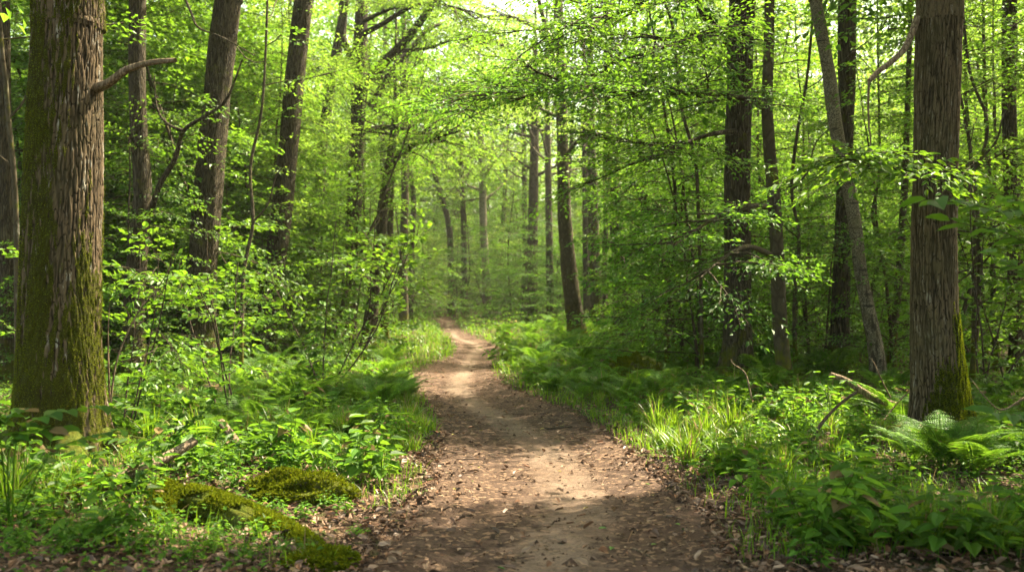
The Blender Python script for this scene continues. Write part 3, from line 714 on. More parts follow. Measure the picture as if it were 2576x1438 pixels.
tree('beech_tree', 'slender smooth beech just right of the big dark oak, with a long level limb', 'tree',
     [(1938, -60, 27), (1936, 0, 28), (1934, 120, 29), (1929, 260, 32), (1936, 380, 34), (1947, 500, 36), (1954, 620, 38), (1958, 740, 40), (1965, 860, 42), (1972, 940, 46), (1980, 1005, 60)], 15, 'beechbark', top=14, sides=24, crown_h=7.0, nb=30, per=9, leaf=.19, flare=.35,
     low=[dict(RL, p=[(1922, 268, 15), (1880, 248, 14.6), (1800, 236, 14.1), (1700, 232, 13.6), (1600, 233, 13.1), (1500, 226, 12.7), (1440, 212, 12.4), (1390, 205, 12.2)], r0=.06, r1=.012, sub=22, sl=(.8, 1.7), s0=.1, per=7, drop=.12),
          dict(RL, p=[(1500, 226, 12.7), (1400, 235, 12.2), (1300, 230, 11.9), (1200, 240, 11.6), (1120, 262, 11.4)], r0=.02, r1=.005, sub=10, sl=(.5, 1.1), s0=.1, per=5, drop=.15, leaf=.07),
          dict(RL, p=[(1936, 520, 15), (1860, 520, 13.8), (1780, 560, 12.8), (1700, 615, 12.2)], s0=.42, sub=7, sl=(.6, 1.0), leaf=.085, drop=.25),
          dict(RL, p=[(1940, 640, 15), (1880, 620, 13.4), (1820, 650, 12.4), (1760, 700, 11.8)], s0=.45, sub=6, sl=(.5, .9), leaf=.085, drop=.25)], leafm='shade')
tree('birch_tree', 'leaning pale birch with flaking bark, right of the slender beech', 'tree',
     [(2040, -60, 31), (2051, 0, 33), (2069, 100, 35), (2087, 200, 37), (2100, 300, 38), (2118, 400, 37), (2138, 490, 36), (2153, 580, 35), (2164, 680, 36), (2182, 770, 38), (2200, 860, 42), (2208, 930, 48), (2211, 970, 55)], 15.6, 'birch', top=14, sides=24, rough=.05, crown_h=7.5, nb=14, L=(2, 3.5), flare=.2)
tree('oak_tree', 'dark oak trunk behind the leaning birch, with smooth swollen foot', 'tree',
     [(2132, -60, 50), (2131, 0, 50), (2130, 150, 48), (2128, 300, 45), (2124, 450, 43), (2120, 600, 44), (2116, 720, 48), (2112, 820, 54), (2106, 920, 64), (2100, 990, 82)], 17.5, 'oak', top=16, sides=30, crown_h=8.5, nb=22, L=(3, 5.5), flare=.35)
tree('beech_tree', 'thin dark trunk between the leaning birch and the grey oak', 'tree', [(2282, 300, 16), (2276, 450, 19), (2268, 600, 21), (2258, 740, 23), (2246, 860, 25), (2240, 945, 32)], 18.5, 'beechbark', top=11, crown_h=6.5, nb=14, flare=.25)
tree('oak_tree', 'large grey oak on the right with moss covering one side of its foot', 'tree',
     [(2366, -80, 120), (2364, 0, 121), (2358, 200, 122), (2353, 400, 122), (2349, 600, 124), (2350, 760, 128), (2354, 880, 136), (2360, 980, 146), (2364, 1060, 154), (2368, 1140, 170)], 9.9, 'oak_grey', top=17, sides=64, rough=.045, crown_h=6.0, nb=44, L=(3.5, 6), per=9, leaf=.19, flare=.5, flare_h=.28,
     dead=[dict(p=[(2308, 45, 9.85), (2292, 90, 9.8), (2272, 128, 9.75), (2240, 158, 9.7), (2212, 178, 9.65), (2186, 204, 9.6)], r0=.038, r1=.022),
           dict(p=[(2186, 204, 9.6), (2184, 260, 9.6), (2186, 320, 9.62), (2190, 350, 9.64), (2184, 390, 9.66)], r0=.012, r1=.006)],
     low=[dict(p=[(2300, 440, 9.8), (2250, 425, 9.5), (2190, 405, 9.2), (2120, 400, 9.0)], r0=.014, r1=.004, sub=8, sl=(.35, .7), leaf=.10, shape='ovate', templ='coarse', s=(.35, .55), per=4, s0=.05, drop=.1)], leafm='hazel')
tree('oak_tree', 'tall dark trunk near the right edge, beyond the grey oak', 'tree', [(2540, -60, 40), (2540, 100, 41), (2538, 250, 40), (2542, 400, 41), (2550, 560, 43), (2556, 720, 45), (2562, 880, 50), (2564, 945, 60)], 19, 'oak', top=16, crown_h=8, nb=20, flare=.3)
tree('beech_tree', 'thin dark stem left of the tall trunk at the right edge', 'tree', [(2484, 420, 12), (2490, 560, 14), (2498, 700, 15), (2502, 820, 17), (2506, 945, 22)], 20, 'beechbark', top=9, crown_h=5.5, nb=10, L=(1.5, 2.6), leaf=.12)

# --- thin crooked stems
for tr, d, lab in [
        ([(1642, -60, 8), (1690, 60, 8), (1712, 260, 9), (1748, 400, 10), (1756, 520, 10), (1762, 700, 11), (1768, 900, 13)], 17, 'very thin dark stem curving down left of the big dark oak'),
        ([(4, 100, 11), (14, 200, 13), (22, 300, 14), (34, 420, 15), (40, 520, 16), (44, 700, 18), (46, 940, 22)], 14, 'thin curved brown stem at the left edge, left of the mossy oak'),
        ([(2212, 420, 7), (2195, 540, 9), (2217, 640, 9), (2192, 740, 10), (2202, 930, 13)], 19, 'very thin wriggling stem between the leaning birch and the thin dark trunk'),
        ([(2436, 160, 8), (2482, 300, 9), (2468, 400, 10), (2440, 450, 10), (2452, 600, 12), (2446, 930, 15)], 15, 'thin hooked stem standing right of the grey oak'),
        ([(1618, 440, 8), (1640, 560, 9), (1672, 660, 10), (1690, 800, 12), (1700, 880, 14)], 24, 'thin bowed stem left of the big dark oak, leaning left'),
        ([(660, 260, 8), (630, 420, 9), (636, 560, 10), (612, 700, 11), (606, 930, 14)], 17.5, 'thin wavy stem between the two brown oaks leaning right'),
        ([(2032, 180, 8), (2006, 330, 9), (1992, 480, 10), (2010, 600, 10), (1998, 760, 11), (2004, 960, 14)], 17, 'thin wavy stem close right of the slender beech'),
        ([(1560, 60, 8), (1592, 200, 9), (1600, 350, 9), (1622, 520, 10), (1616, 860, 13)], 26, 'thin wavy stem right of the dark straight trunk')]:
    tree('thin_tree', lab, 'tree', tr, d, 'beechbark', top=9, sides=9, crown_h=5, nb=9, L=(.8, 1.8), leaf=.10, per=4, templ='mid', s=(.5, .9), flare=.2,
         bare=[dict(p=[tr[2][:2] + (d,), (tr[2][0] + 40, tr[2][1] - 50, d), (tr[2][0] + 60, tr[2][1] - 120, d), (tr[2][0] + 110, tr[2][1] - 170, d)], r0=.02, r1=.006),
               dict(p=[tr[3][:2] + (d,), (tr[3][0] - 45, tr[3][1] - 40, d), (tr[3][0] - 80, tr[3][1] - 110, d)], r0=.016, r1=.005)])

# --- unseen trees added beside the frame so their crowns shade the path
for x, y, top in [(10.8, 11.5, 18), (12.5, 17, 18), (9.2, 4.5, 17), (15, 7, 18), (-8.5, 15, 17), (-10, 24, 17), (-6.5, 3.0, 16), (5.5, 1.5, 16), (8.4, 14.2, 17), (9.4, 8.2, 17), (5.7, 8.4, 15), (7.2, 10.6, 17)]:
    r = np.random.default_rng(int(x * 31 + y * 7 + 500))
    base = np.array([x, y, float(gz(x, y))]); pts = grow(base - [0, 0, .3], (0, 0, 1), top, 40, .02, .05, r); rad = np.linspace(.3, .04, len(pts))
    t = thing('oak_tree', 'tall unseen oak added outside the view to shade the path', 'tree', base, 'oaks added for shade beside the view'); w, c = Geo(), Geo()
    tube(w, pts, rad, 14, .05, .4, r=r); high_crown(w, c, pts, rad, 7.2, r, 36, (3.5, 6), 8, .19, (1.0, 1.7))
    part('trunk', w, M['oak'], t, base); part('crown', c, M['beech'], t, base, smooth=False)

# ------------------------------------------------------------------ naming the repeats by what they stand near
MARKS = [(16, 'the shaded edge trunk'), (155, 'the mossy oak'), (340, 'the slim grey trunk'), (500, 'the broad leaning oak'), (660, 'the straight brown oak'), (880, 'the two limbed oak'), (930, 'the small leaning beech'),
         (1130, 'the path bend'), (1230, 'the pale far trunk'), (1340, 'the far pair'), (1450, 'the bowed beech'), (1560, 'the dark straight trunk'), (1710, 'the thin dark trunk'), (1855, 'the big dark oak'), (1975, 'the slender beech'),
         (2105, 'the smooth footed oak'), (2210, 'the leaning birch'), (2355, 'the grey oak'), (2560, 'the right edge trunk')]


def near_mark(x, y):
    px = CX + x / y * F
    k = sorted(MARKS, key=lambda m: abs(m[0] - px))
    a = k[0]; s = 'left of' if px < a[0] - 12 else ('right of' if px > a[0] + 12 else 'by')
    return s + ' ' + a[1]


USED = {}
def uniq(base, x, y, extra=()):
    """a label from looks + place; further detail is added while another thing already has it"""
    lab = base + ', ' + near_mark(x, y)
    for e in extra:
        if lab not in USED: break
        lab2 = base + ', ' + e + ', ' + near_mark(x, y)
        if lab2 not in USED and len(lab2.split()) <= 16: lab = lab2
    USED[lab] = USED.get(lab, 0) + 1
    return lab


# ------------------------------------------------------------------ understorey prototypes
def sapling_proto(seed, H, nb, L, leaf, leafm, templ='mid', s=(.45, .8), per=5, shape='kite', h0=.12, drop=.1, stems=1, name='sapling', label='', cat='sapling', ratio=.55, r0=None, barkm='twig', up=-.02, el=(-12, 25), droop=.2):
    r = np.random.default_rng(seed); w, c = Geo(), Geo(); t = thing(name, label, cat)
    for q in range(stems):
        d0 = np.array([r.normal(0, .08 if stems == 1 else .35), r.normal(0, .08 if stems == 1 else .35), 1])
        hh = H * r.uniform(.75, 1) if stems > 1 else H
        pts = grow((r.normal(0, .05 * (stems > 1)), r.normal(0, .05 * (stems > 1)), -.1), d0, hh, 16, .06, .02, r)
        rad = np.linspace(r0 or H * .0065, .006, len(pts)); tube(w, pts, rad, 7, .05, .3, .2, r=r)
        zs = pts[:, 2]; br = []
        for k in range(max(4, nb // stems)):
            f = h0 + (.98 - h0) * (k + r.random()) / max(4, nb // stems)
            i = min(len(pts) - 1, int(f * (len(pts) - 1))); a = k * 2.4 + r.uniform(-.6, .6); e = math.radians(r.uniform(*el))
            ln = r.uniform(*L) * (1 - .6 * f ** 1.5)
            b = grow(pts[i], (math.cos(a) * math.cos(e), math.sin(a) * math.cos(e), math.sin(e)), ln, 6, .13, up, r)
            tube(w, b, np.linspace(max(.006, rad[i] * .45), .004, len(b)), 5, r=r); br.append(b)
        O, D, N, S = twig_places(br, per, s[0], s[1], r, start=.18)
        sprays(c, w, O, D, N, S, templ, leaf, shape, ratio, droop, .35, drop, r)
    part('stem', w, M[barkm], t); part('crown', c, M[leafm], t, smooth=False)
    return t


PLACED = []
used_proto = set()
def place(proto, x, y, rz, sc, label, group, sink=.05, tilt=(0, 0)):
    loc = (x, y, float(gz(x, y)) - sink)
    if proto.name not in used_proto:
        used_proto.add(proto.name); o = proto; o.location = loc; o.rotation_euler = (tilt[0], tilt[1], rz); o.scale = (sc,) * 3; o['label'] = label; o['group'] = group
    else:
        o = dup(proto, loc, rz, sc, label, group, tilt)
    PLACED.append((x, y)); return o


def scatter(n, xr, yr, test, mind, r, tries=4000):
    out = []
    for _ in range(tries):
        if len(out) >= n: break
        y = math.exp(r.uniform(math.log(yr[0]), math.log(yr[1]))); px = r.uniform(*xr); x = (px - CX) / F * y
        if not test(x, y, px): continue
        md = mind * (0.6 + y / 25)
        if any((x - a) ** 2 + (y - b) ** 2 < md * md for a, b in out): continue
        out.append((x, y))
    return out


R = np.random.default_rng(77)
TR = [(346, 17), (525, 18.8), (700, 22), (890, 29), (955, 27), (1860, 16), (1950, 15), (2115, 17.5), (2150, 15.6), (2540, 19)]
def clear(px, d, rad):
    """room for a crown of radius rad: not right in front of one of the big trunks, nor in the open view along the path"""
    if 1280 - rad / d * F < px < 1590 + rad / d * F and d < 50: return False
    if 960 - rad / d * F < px < 1300 and d < 46: return False
    return not any(d < t and abs(px - p) < rad / d * F for p, t in TR)


SAP = [sapling_proto(100 + k, H, nb, L, lf, lm) for k, (H, nb, L, lf, lm) in enumerate([(5.2, 34, (1.2, 2.0), .075, 'beech'), (6.5, 38, (1.4, 2.2), .08, 'beech'), (4.2, 30, (1.1, 1.8), .078, 'shade'), (3.2, 26, (.9, 1.5), .075, 'shade')])]
HAZ = [sapling_proto(140 + k, H, 13 if k == 2 else 24, (.6, 1.2) if k == 2 else (.8, 1.5), .125, lm, 'coarse', (.4, .7), 3, 'lobed' if k % 2 else 'ovate', .15, .25, 4, 'hazel_bush', '', 'bush', .72, .016, el=(-5, 40)) for k, (H, lm) in enumerate([(3.6, 'hazel'), (4.4, 'hazel'), (3.4, 'hazel')])]

def depth_word(y): return 'close by' if y < 12 else ('nearby' if y < 18 else ('further in' if y < 26 else 'deep inside'))
def size_word(z): return 'small' if z < .85 else ('medium' if z < 1.1 else 'tall')

# hazel bushes between the left trunks (bright big leaves) and at the right
for px, d, k, sc in [(300, 9.6, 0, .62), (585, 11.2, 2, .75), (815, 15.5, 2, .9), (430, 21, 1, 1.2), (250, 20, 1, 1.3), (590, 21.5, 1, 1.25), (800, 24, 0, 1.3), (880, 22, 2, 1.2),
                     (60, 19, 0, 1.2), (2470, 13.5, 1, .9), (2540, 16, 2, 1.2)]:
    x = (px - CX) / F * d
    place(HAZ[k], x, d, R.uniform(0, 6.28), sc, uniq(f'{size_word(sc)} broad leaved hazel bush {depth_word(d)}', x, d, ('with many stems', 'with spreading stems', 'with bright leaves')), 'hazel bushes under the oaks')
# beech saplings
spots = scatter(62, (-60, 985), (16, 48), lambda x, y, px: path_in(x, y) < -1.6 and clear(px, y, 1.1), 1.1, R) + scatter(70, (1480, 2640), (17, 50), lambda x, y, px: path_in(x, y) < -2.2 and clear(px, y, 1.1), 1.1, R) \
    + scatter(46, (880, 1620), (46, 82), lambda x, y, px: path_in(x, y) < -1.5, .7, R) + [((1760 - CX) / F * 19, 19), ((2030 - CX) / F * 21, 21)]
for x, y in spots:
    k = int(R.integers(0, 4)); sc = R.uniform(.8, 1.25) * (1.0 + max(0, y - 20) * .012)
    place(SAP[k], x, y, R.uniform(0, 6.28), sc, uniq(f'{size_word(sc)} layered beech sapling {depth_word(y)}', x, y, ('with level branches', 'with drooping branches', 'with a thin stem', 'with an open crown')), 'beech saplings among the trunks')

YT = [sapling_proto(160 + k, H, 60, (1.5, 2.9), lf, lm, 'mid', (.7, 1.15), 5, sh, h0, .05, 1, 'young_tree', '', 'tree', ra, .06, 'beechbark') for k, (H, lf, lm, sh, h0, ra) in enumerate([(10.5, .105, 'beech', 'kite', .22, .58), (12, .11, 'far', 'kite', .25, .58), (9, .12, 'hazel', 'lobed', .3, .7), (10, .115, 'far', 'kite', .12, .58)])]
yt = [((px - CX) / F * d, d, k, sc) for px, d, k, sc in [(620, 24, 2, 1.0), (440, 21, 2, 1.0), (255, 20, 2, 1.0), (40, 20, 0, 1), (640, 27, 0, 1), (2440, 15, 0, .8), (2480, 22, 1, 1)]]
yt += [(x, y, int(R.integers(0, 4)), R.uniform(.9, 1.25)) for x, y in scatter(12, (-150, 900), (24, 33), lambda x, y, px: path_in(x, y) < -2.6 and clear(px, y, 1.8), 1.4, R) + scatter(4, (1700, 2750), (24, 30), lambda x, y, px: clear(px, y, 1.8), 1.4, R) + scatter(8, (-250, 2900), (46, 60), lambda x, y, px: x < -10 or x > 16, 1.2, R)]
for x, y, k, sc in yt:
    place(YT[k], x, y, R.uniform(0, 6.28), sc, uniq(f'{["leafy", "sunlit", "broad leaved", "low branched"][k]} young tree {depth_word(y)}', x, y, ('with an airy crown', 'with level branches', 'with a slim stem', 'with a bushy crown')), 'young trees filling the gaps', .1)

POLE = [sapling_proto(180 + k, H, 16, (.9, 2.0), .10, lm, 'mid', (.6, .95), 4, 'kite', h0, .15, 1, 'thin_tree', '', 'tree', .58, .055, 'beechbark', el=(0, 45)) for k, (H, lm, h0) in enumerate([(9, 'far', .3), (11, 'far', .45), (8, 'beech', .25)])]
for x, y in scatter(16, (-100, 960), (19, 44), lambda x, y, px: path_in(x, y) < -2, 1.2, R) + scatter(34, (1590, 2750), (18.5, 46), lambda x, y, px: path_in(x, y) < -2, 1.2, R):
    k = int(R.integers(0, 3)); place(POLE[k], x, y, R.uniform(0, 6.28), R.uniform(.8, 1.2), uniq(f'{["thin", "tall thin", "short thin"][k]} crooked tree {depth_word(y)}', x, y, ('with a dark stem', 'with few branches', 'with a leaning stem')), 'thin trees among the big trunks', .1, (R.normal(0, .07), R.normal(0, .07)))

# ------------------------------------------------------------------ background trees
def bg_proto(seed, H, h0, leafm, nb=34, L=(2.5, 4.5), leaf=.19, bark='oak', r0=.22, per=5, templ='coarse', name='beech_tree', s=(.9, 1.5)):
    r = np.random.default_rng(seed); w, c = Geo(), Geo(); t = thing(name, '', 'tree')
    pts = grow((0, 0, -.3), (r.normal(0, .05), r.normal(0, .05), 1), H, 30, .035, .04, r); rad = np.linspace(r0, .03, len(pts))
    tube(w, pts, rad, 12, .06, .4, r=r); high_crown(w, c, pts, rad, h0, r, nb, L, per, leaf, s, templ, cull=False, bsides=5)
    part('trunk', w, M[bark], t); part('crown', c, M[leafm], t, smooth=False)
    return t

BG = [bg_proto(301, 15, 3.0, 'far', 34), bg_proto(302, 18, 5.0, 'far', 36), bg_proto(303, 12, 1.6, 'far', 32, (2, 3.6)), bg_proto(304, 17, 6.5, 'beech', 30, r0=.18, bark='beechbark'), bg_proto(305, 9, .8, 'pale', 40, (1.8, 3.0), .14, 'oak', .12, 6, 'mid', s=(.7, 1.2))]
FORCE = {}
bgs = scatter(20, (-250, 930), (47, 62), lambda x, y, px: path_in(x, y) < -2.5, 1.3, R) + scatter(16, (1480, 2850), (47, 62), lambda x, y, px: x > 15, 1.3, R) + scatter(44, (800, 1600), (84, 112), lambda x, y, px: True, 1.0, R) + scatter(60, (-250, 2850), (64, 112), lambda x, y, px: not (-12 < x < 18 and y < 84), 1.5, R)
for px, d, k in [(1015, 39, 3), (985, 45, 3), (1540, 80, 1), (1620, 73, 0), (1690, 79, 1), (1770, 74, 1), (1850, 80, 3), (1930, 73, 1), (2010, 78, 0), (2090, 74, 1), (2170, 79, 1), (2250, 73, 1), (2330, 78, 0), (2420, 74, 1), (2500, 79, 1), (2590, 73, 1), (930, 80, 0), (870, 75, 1), (780, 79, 1), (690, 74, 1), (600, 78, 1), (1100, 88, 1), (1220, 92, 1), (960, 86, 1), (1340, 90, 1), (1040, 98, 0), (1280, 100, 0), (1430, 88, 1)]: bgs.append(((px - CX) / F * d, d)); FORCE[len(bgs) - 1] = k
for px, d in [(1010, 50), (1070, 56), (1050, 63), (1160, 66), (1200, 72), (1110, 74), (1270, 60), (1310, 66), (1250, 76), (1360, 70), (990, 60), (1420, 66), (1480, 62), (1540, 58), (1090, 82), (1180, 84), (1300, 82), (1400, 80)]: bgs.append(((px - CX) / F * d, d)); FORCE[len(bgs) - 1] = 4
for q, (x, y) in enumerate(bgs):
    k = int(R.choice([0, 1, 2, 3, 4], p=[.25, .2, .2, .2, .15])); sc = R.uniform(.85, 1.2)
    if q in FORCE: k = FORCE[q]; sc = sc * (.62 if k == 4 else (1.5 if y > 70 else 1))
    place(BG[k], x, y, R.uniform(0, 6.28), sc, uniq('sunlit ' + ['bushy tree', 'tall tree', 'low branched tree', 'bare stemmed tree', 'feathery pale tree'][k] + (' far off' if y < 62 else ' farthest off'), x, y, ('with a full crown', 'with an airy crown', 'with a crooked stem')), 'trees of the far wood', .1)

# ------------------------------------------------------------------ ferns, grass tufts, herbs
def fern_proto(seed, nf, L):
    r = np.random.default_rng(seed); c, w = Geo(), Geo(); t = thing('fern', '', 'fern')
    for k in range(nf):
        a = k * 6.283 / nf + r.uniform(-.3, .3); ln = L * r.uniform(.75, 1.1); n = 26; lean = r.uniform(.22, .6)
        s = np.linspace(0, 1, n); out = ln * (s * lean + .35 * s ** 2); up = ln * (s * (1.1 - lean * .5) - .42 * s ** 2.3)
        P = np.stack([np.cos(a) * out, np.sin(a) * out, up], 1); T = unit(np.gradient(P, axis=0)); B = unit(np.cross(T, [0, 0, 1.0])); N = np.cross(B, T)
        tube(w, P, np.linspace(.006, .0015, n), 4, r=r)
        g = Geo(); fr = Geo()
        env = np.clip(np.sin(np.pi * np.clip((s - .12) / .9, 0, 1) ** .62), 0, 1) * ln * .21
        for i in range(4, n):
            for sd in (-1, 1):
                if env[i] < .01: continue
                pd = unit(B[i] * sd + T[i] * .38 + N[i] * r.normal(.05, .08)); m = max(4, int(env[i] / .016)); q = np.linspace(.08, 1, m)
                base = P[i] + pd * env[i] * q[:, None] - np.array([0, 0, 1]) * (.25 * env[i] * q[:, None] ** 2)
                pl = env[i] * .26 * (1.08 - q) + .006
                for s2 in (-1, 1):
                    dd = unit(np.cross(N[i], pd) * s2 + pd * .55)
                    leaves(fr, base, np.repeat(dd[None], m, 0), np.repeat(N[i][None], m, 0) + r.normal(0, .15, (m, 3)), pl, 'kite', .5, r, .1, .1)
        part('frond', fr, M['fern'], t, smooth=False)
    part('stalk', w, M['herb'], t)
    return t


def grass_proto(seed, nbl, H, spread=.10, wd=.006, mat='grass', name='grass_tuft', cat='grass tuft'):
    r = np.random.default_rng(seed); g = Geo(); n = 6
    a = r.uniform(0, 6.283, nbl); ln = H * r.uniform(.55, 1.1, nbl); lean = r.uniform(.08, .9, nbl); b0 = r.normal(0, spread * .5, (nbl, 2)); wv = wd * r.uniform(.6, 1.3, nbl)
    s = np.linspace(0, 1, n)
    out = ln[:, None] * (lean[:, None] * (.35 * s + .65 * s ** 2)); up = ln[:, None] * (s - .45 * lean[:, None] * s ** 2.2)
    P = np.stack([b0[:, :1] + np.cos(a)[:, None] * out, b0[:, 1:] + np.sin(a)[:, None] * out, up - .02], -1)
    tw = a + r.normal(0, .5, nbl); side = np.stack([-np.sin(tw), np.cos(tw), 0 * a], -1)[:, None] * (wv[:, None] * (1 - s ** 2.2)[None] + .0004)[..., None]
    v = np.stack([P - side, P + side], 2).reshape(nbl, -1, 3)
    f = np.array([[2 * i, 2 * i + 1, 2 * i + 3, 2 * i + 2] for i in range(n - 1)])
    g.add(v.reshape(-1, 3), (np.arange(nbl)[:, None, None] * 2 * n + f[None]).reshape(-1, 4))
    o = part(name, g, M[mat]); props(o, '', cat)
    return o


def herb_proto(seed, ns, H, leaf, shape='ovate', mat='herb', pairs=4, ratio=.6, name='leafy_herb', cat='plant', lean=.35):
    r = np.random.default_rng(seed); w, c = Geo(), Geo(); t = thing(name, '', cat)
    for k in range(ns):
        a = r.uniform(0, 6.283); h = H * r.uniform(.55, 1.1)
        p = grow((r.normal(0, .09), r.normal(0, .09), -.03), (math.cos(a) * lean, math.sin(a) * lean, 1), h, 7, .1, 0, r)
        tube(w, p, np.linspace(.004, .002, len(p)), 4, r=r)
        pos, dd = [], []
        for q in range(pairs):
            i = 2 + int((len(p) - 3) * (q + .99) / pairs); a2 = q * 1.571 + a
            for sgn in (0, math.pi):
                b = a2 + sgn + r.normal(0, .35); e = r.uniform(-.35, .3)
                d = np.array([math.cos(b), math.sin(b), e]); pos.append(p[min(i, len(p) - 1)] + d * .03); dd.append(d)
        pos.append(p[-1]); dd.append(np.array([math.cos(a), math.sin(a), .3]))
        sz = leaf * r.uniform(.6, 1.15, len(pos))
        leaves(c, pos, dd, np.array([0, 0, 1.]) + r.normal(0, .25, (len(pos), 3)), sz, shape, ratio, r, .15, .25)
    part('stem', w, M[mat], t); part('foliage', c, M[mat], t, smooth=False)
    return t


FERN = [fern_proto(401, 9, .75), fern_proto(402, 7, .95), fern_proto(403, 8, .6), fern_proto(404, 6, .85)]
GRASS = [grass_proto(411, 130, .45), grass_proto(412, 90, .6, .08), grass_proto(413, 160, .32, .16), grass_proto(414, 70, .5, .1, .011)]
HERB = [herb_proto(421, 9, .34, .105), herb_proto(422, 7, .42, .14), herb_proto(423, 12, .22, .06), herb_proto(424, 8, .30, .09, 'lobed', 'herb', 3, .8), herb_proto(425, 5, .75, .09, 'ovate', 'herb', 7)]

def lightword(x, y):
    p = np.array([[x, y, .2]]); return 'sunlit' if any(np.linalg.norm(np.cross(p[0] - t, SUN)) < rr for t, rr in LIT) else 'shaded'

def side_word(x, y):
    p = -path_in(x, y); s = 'left' if x < np.interp(y, _pd, _pl) + .2 else 'right'
    return f'on the {s} verge' if p < 1.2 else f'on the {s} floor'

# hand placed: (kind, index, px, d, scale)
for px, d, k, sc in [(2370, 8.3, 0, 1.15), (2450, 8.0, 1, .85), (2300, 8.6, 2, 1.0), (2500, 8.4, 3, .8), (640, 10.6, 1, .9), (570, 11.2, 0, .9), (470, 11.6, 3, .9), (720, 11.8, 0, .9), (830, 12.2, 2, 1.1), (900, 13, 1, .8), (960, 13.8, 0, .85), (380, 12, 2, 1),
                     (1000, 15, 2, 1.1), (1500, 14.5, 0, .9), (1430, 15.5, 1, .8), (1560, 13.8, 2, 1), (1390, 16.8, 0, 1), (1470, 18, 3, 1.1), (1340, 18.5, 2, 1.1), (1550, 16.5, 1, .9), (1620, 15, 3, .9)]:
    x = (px - CX) / F * d
    place(FERN[k], x, d, R.uniform(0, 6.28), sc, uniq(f'{lightword(x, d)} {size_word(sc)} fern {side_word(x, d)}', x, d, ('with arching fronds', 'with upright fronds', 'with spread fronds')), 'ferns along the path', .02)
for x, y in scatter(64, (310, 1050), (9.6, 28), lambda x, y, px: -7 < path_in(x, y) < -.35, .5, R) + scatter(92, (1270, 2100), (13, 42), lambda x, y, px: -6 < path_in(x, y) < -.3, .45, R) + scatter(14, (2200, 2600), (10.5, 18), lambda x, y, px: True, .7, R):
    k = int(R.integers(0, 4)); sc = R.uniform(.75, 1.2) * (1 + max(0, y - 20) * .02)
    place(FERN[k], x, y, R.uniform(0, 6.28), sc, uniq(f'{lightword(x, y)} {size_word(sc)} fern {side_word(x, y)}', x, y, (depth_word(y), 'with arching fronds', 'with upright fronds', 'with spread fronds')), 'ferns along the path', .02)
for px, d, k, sc in [(60, 6.9, 1, .8), (120, 6.8, 0, .7), (170, 7.1, 1, .55), (20, 6.5, 1, .9), (80, 7.6, 1, .6), (140, 7.3, 1, .6), (40, 7.0, 0, .8), (180, 7.8, 0, .5), (690, 9.9, 0, 1.0), (730, 10.2, 1, .8), (640, 10.2, 0, .9), (820, 9.4, 2, .9), (780, 8.9, 0, .6), (1770, 9.9, 0, .95), (1840, 10.1, 1, .9), (1700, 9.3, 0, .7), (1800, 10.5, 1, .8), (1690, 10.6, 0, .8), (2010, 8.9, 3, .9), (1990, 6.9, 3, .8),
                     (2330, 5.6, 1, .8), (2400, 5.7, 3, .7), (2500, 5.6, 1, .7), (2460, 6.1, 0, .75), (2560, 6.2, 0, .8), (2110, 5.9, 3, .55), (1060, 11, 2, .9), (1040, 12, 0, .6)]:
    x = (px - CX) / F * d
    place(GRASS[k], x, d, R.uniform(0, 6.28), sc, uniq(f'{lightword(x, d)} {["dense", "long bladed", "low spreading", "broad bladed"][k]} grass tuft {side_word(x, d)}', x, d, ('arching over', 'standing upright', 'leaning out')), 'grass tufts beside the path', 0)
for x, y in scatter(46, (250, 1080), (8.3, 16), lambda x, y, px: -4 < path_in(x, y) < -.15 and not (px < 330 and y < 9.5), .3, R) + scatter(46, (1500, 2250), (7.6, 16), lambda x, y, px: -4.5 < path_in(x, y) < -.2, .3, R):
    k = int(R.integers(0, 3)); sc = R.uniform(.5, .9)
    place(GRASS[k], x, y, R.uniform(0, 6.28), sc, uniq(f'{lightword(x, y)} {["dense", "long bladed", "low spreading"][k]} grass tuft {side_word(x, y)}', x, y, (depth_word(y), 'arching over', 'standing upright', 'leaning out')), 'grass tufts beside the path', 0)
hs = scatter(60, (-30, 1000), (5.6, 12), lambda x, y, px: path_in(x, y) < -.25 and not (0 < px < 330 and 7.4 < y < 9.7) and not (360 < px < 980 and y < 7.8), .26, R) + scatter(90, (1780, 2640), (5.5, 13), lambda x, y, px: path_in(x, y) < -.3 and not (2230 < px < 2520 and 6.6 < y < 10.6), .26, R) \
    + scatter(24, (330, 1085), (10, 24), lambda x, y, px: -4 < path_in(x, y) < -.2, .4, R) + scatter(50, (1260, 2100), (11, 30), lambda x, y, px: -4 < path_in(x, y) < -.2, .4, R)
for x, y in hs:
    k = int(R.choice(5, p=[.27, .22, .26, .2, .05])); sc = R.uniform(.7, 1.15) * (1 + max(0, y - 14) * .03)
    place(HERB[k], x, y, R.uniform(0, 6.28), sc, uniq(f'{lightword(x, y)} {["bushy", "large leaved", "low", "lobed leaved", "tall leggy"][k]} herb {side_word(x, y)}', x, y, (depth_word(y), 'with spreading leaves', 'with upright stems', 'with drooping leaves')), 'leafy herbs on the forest floor', 0)
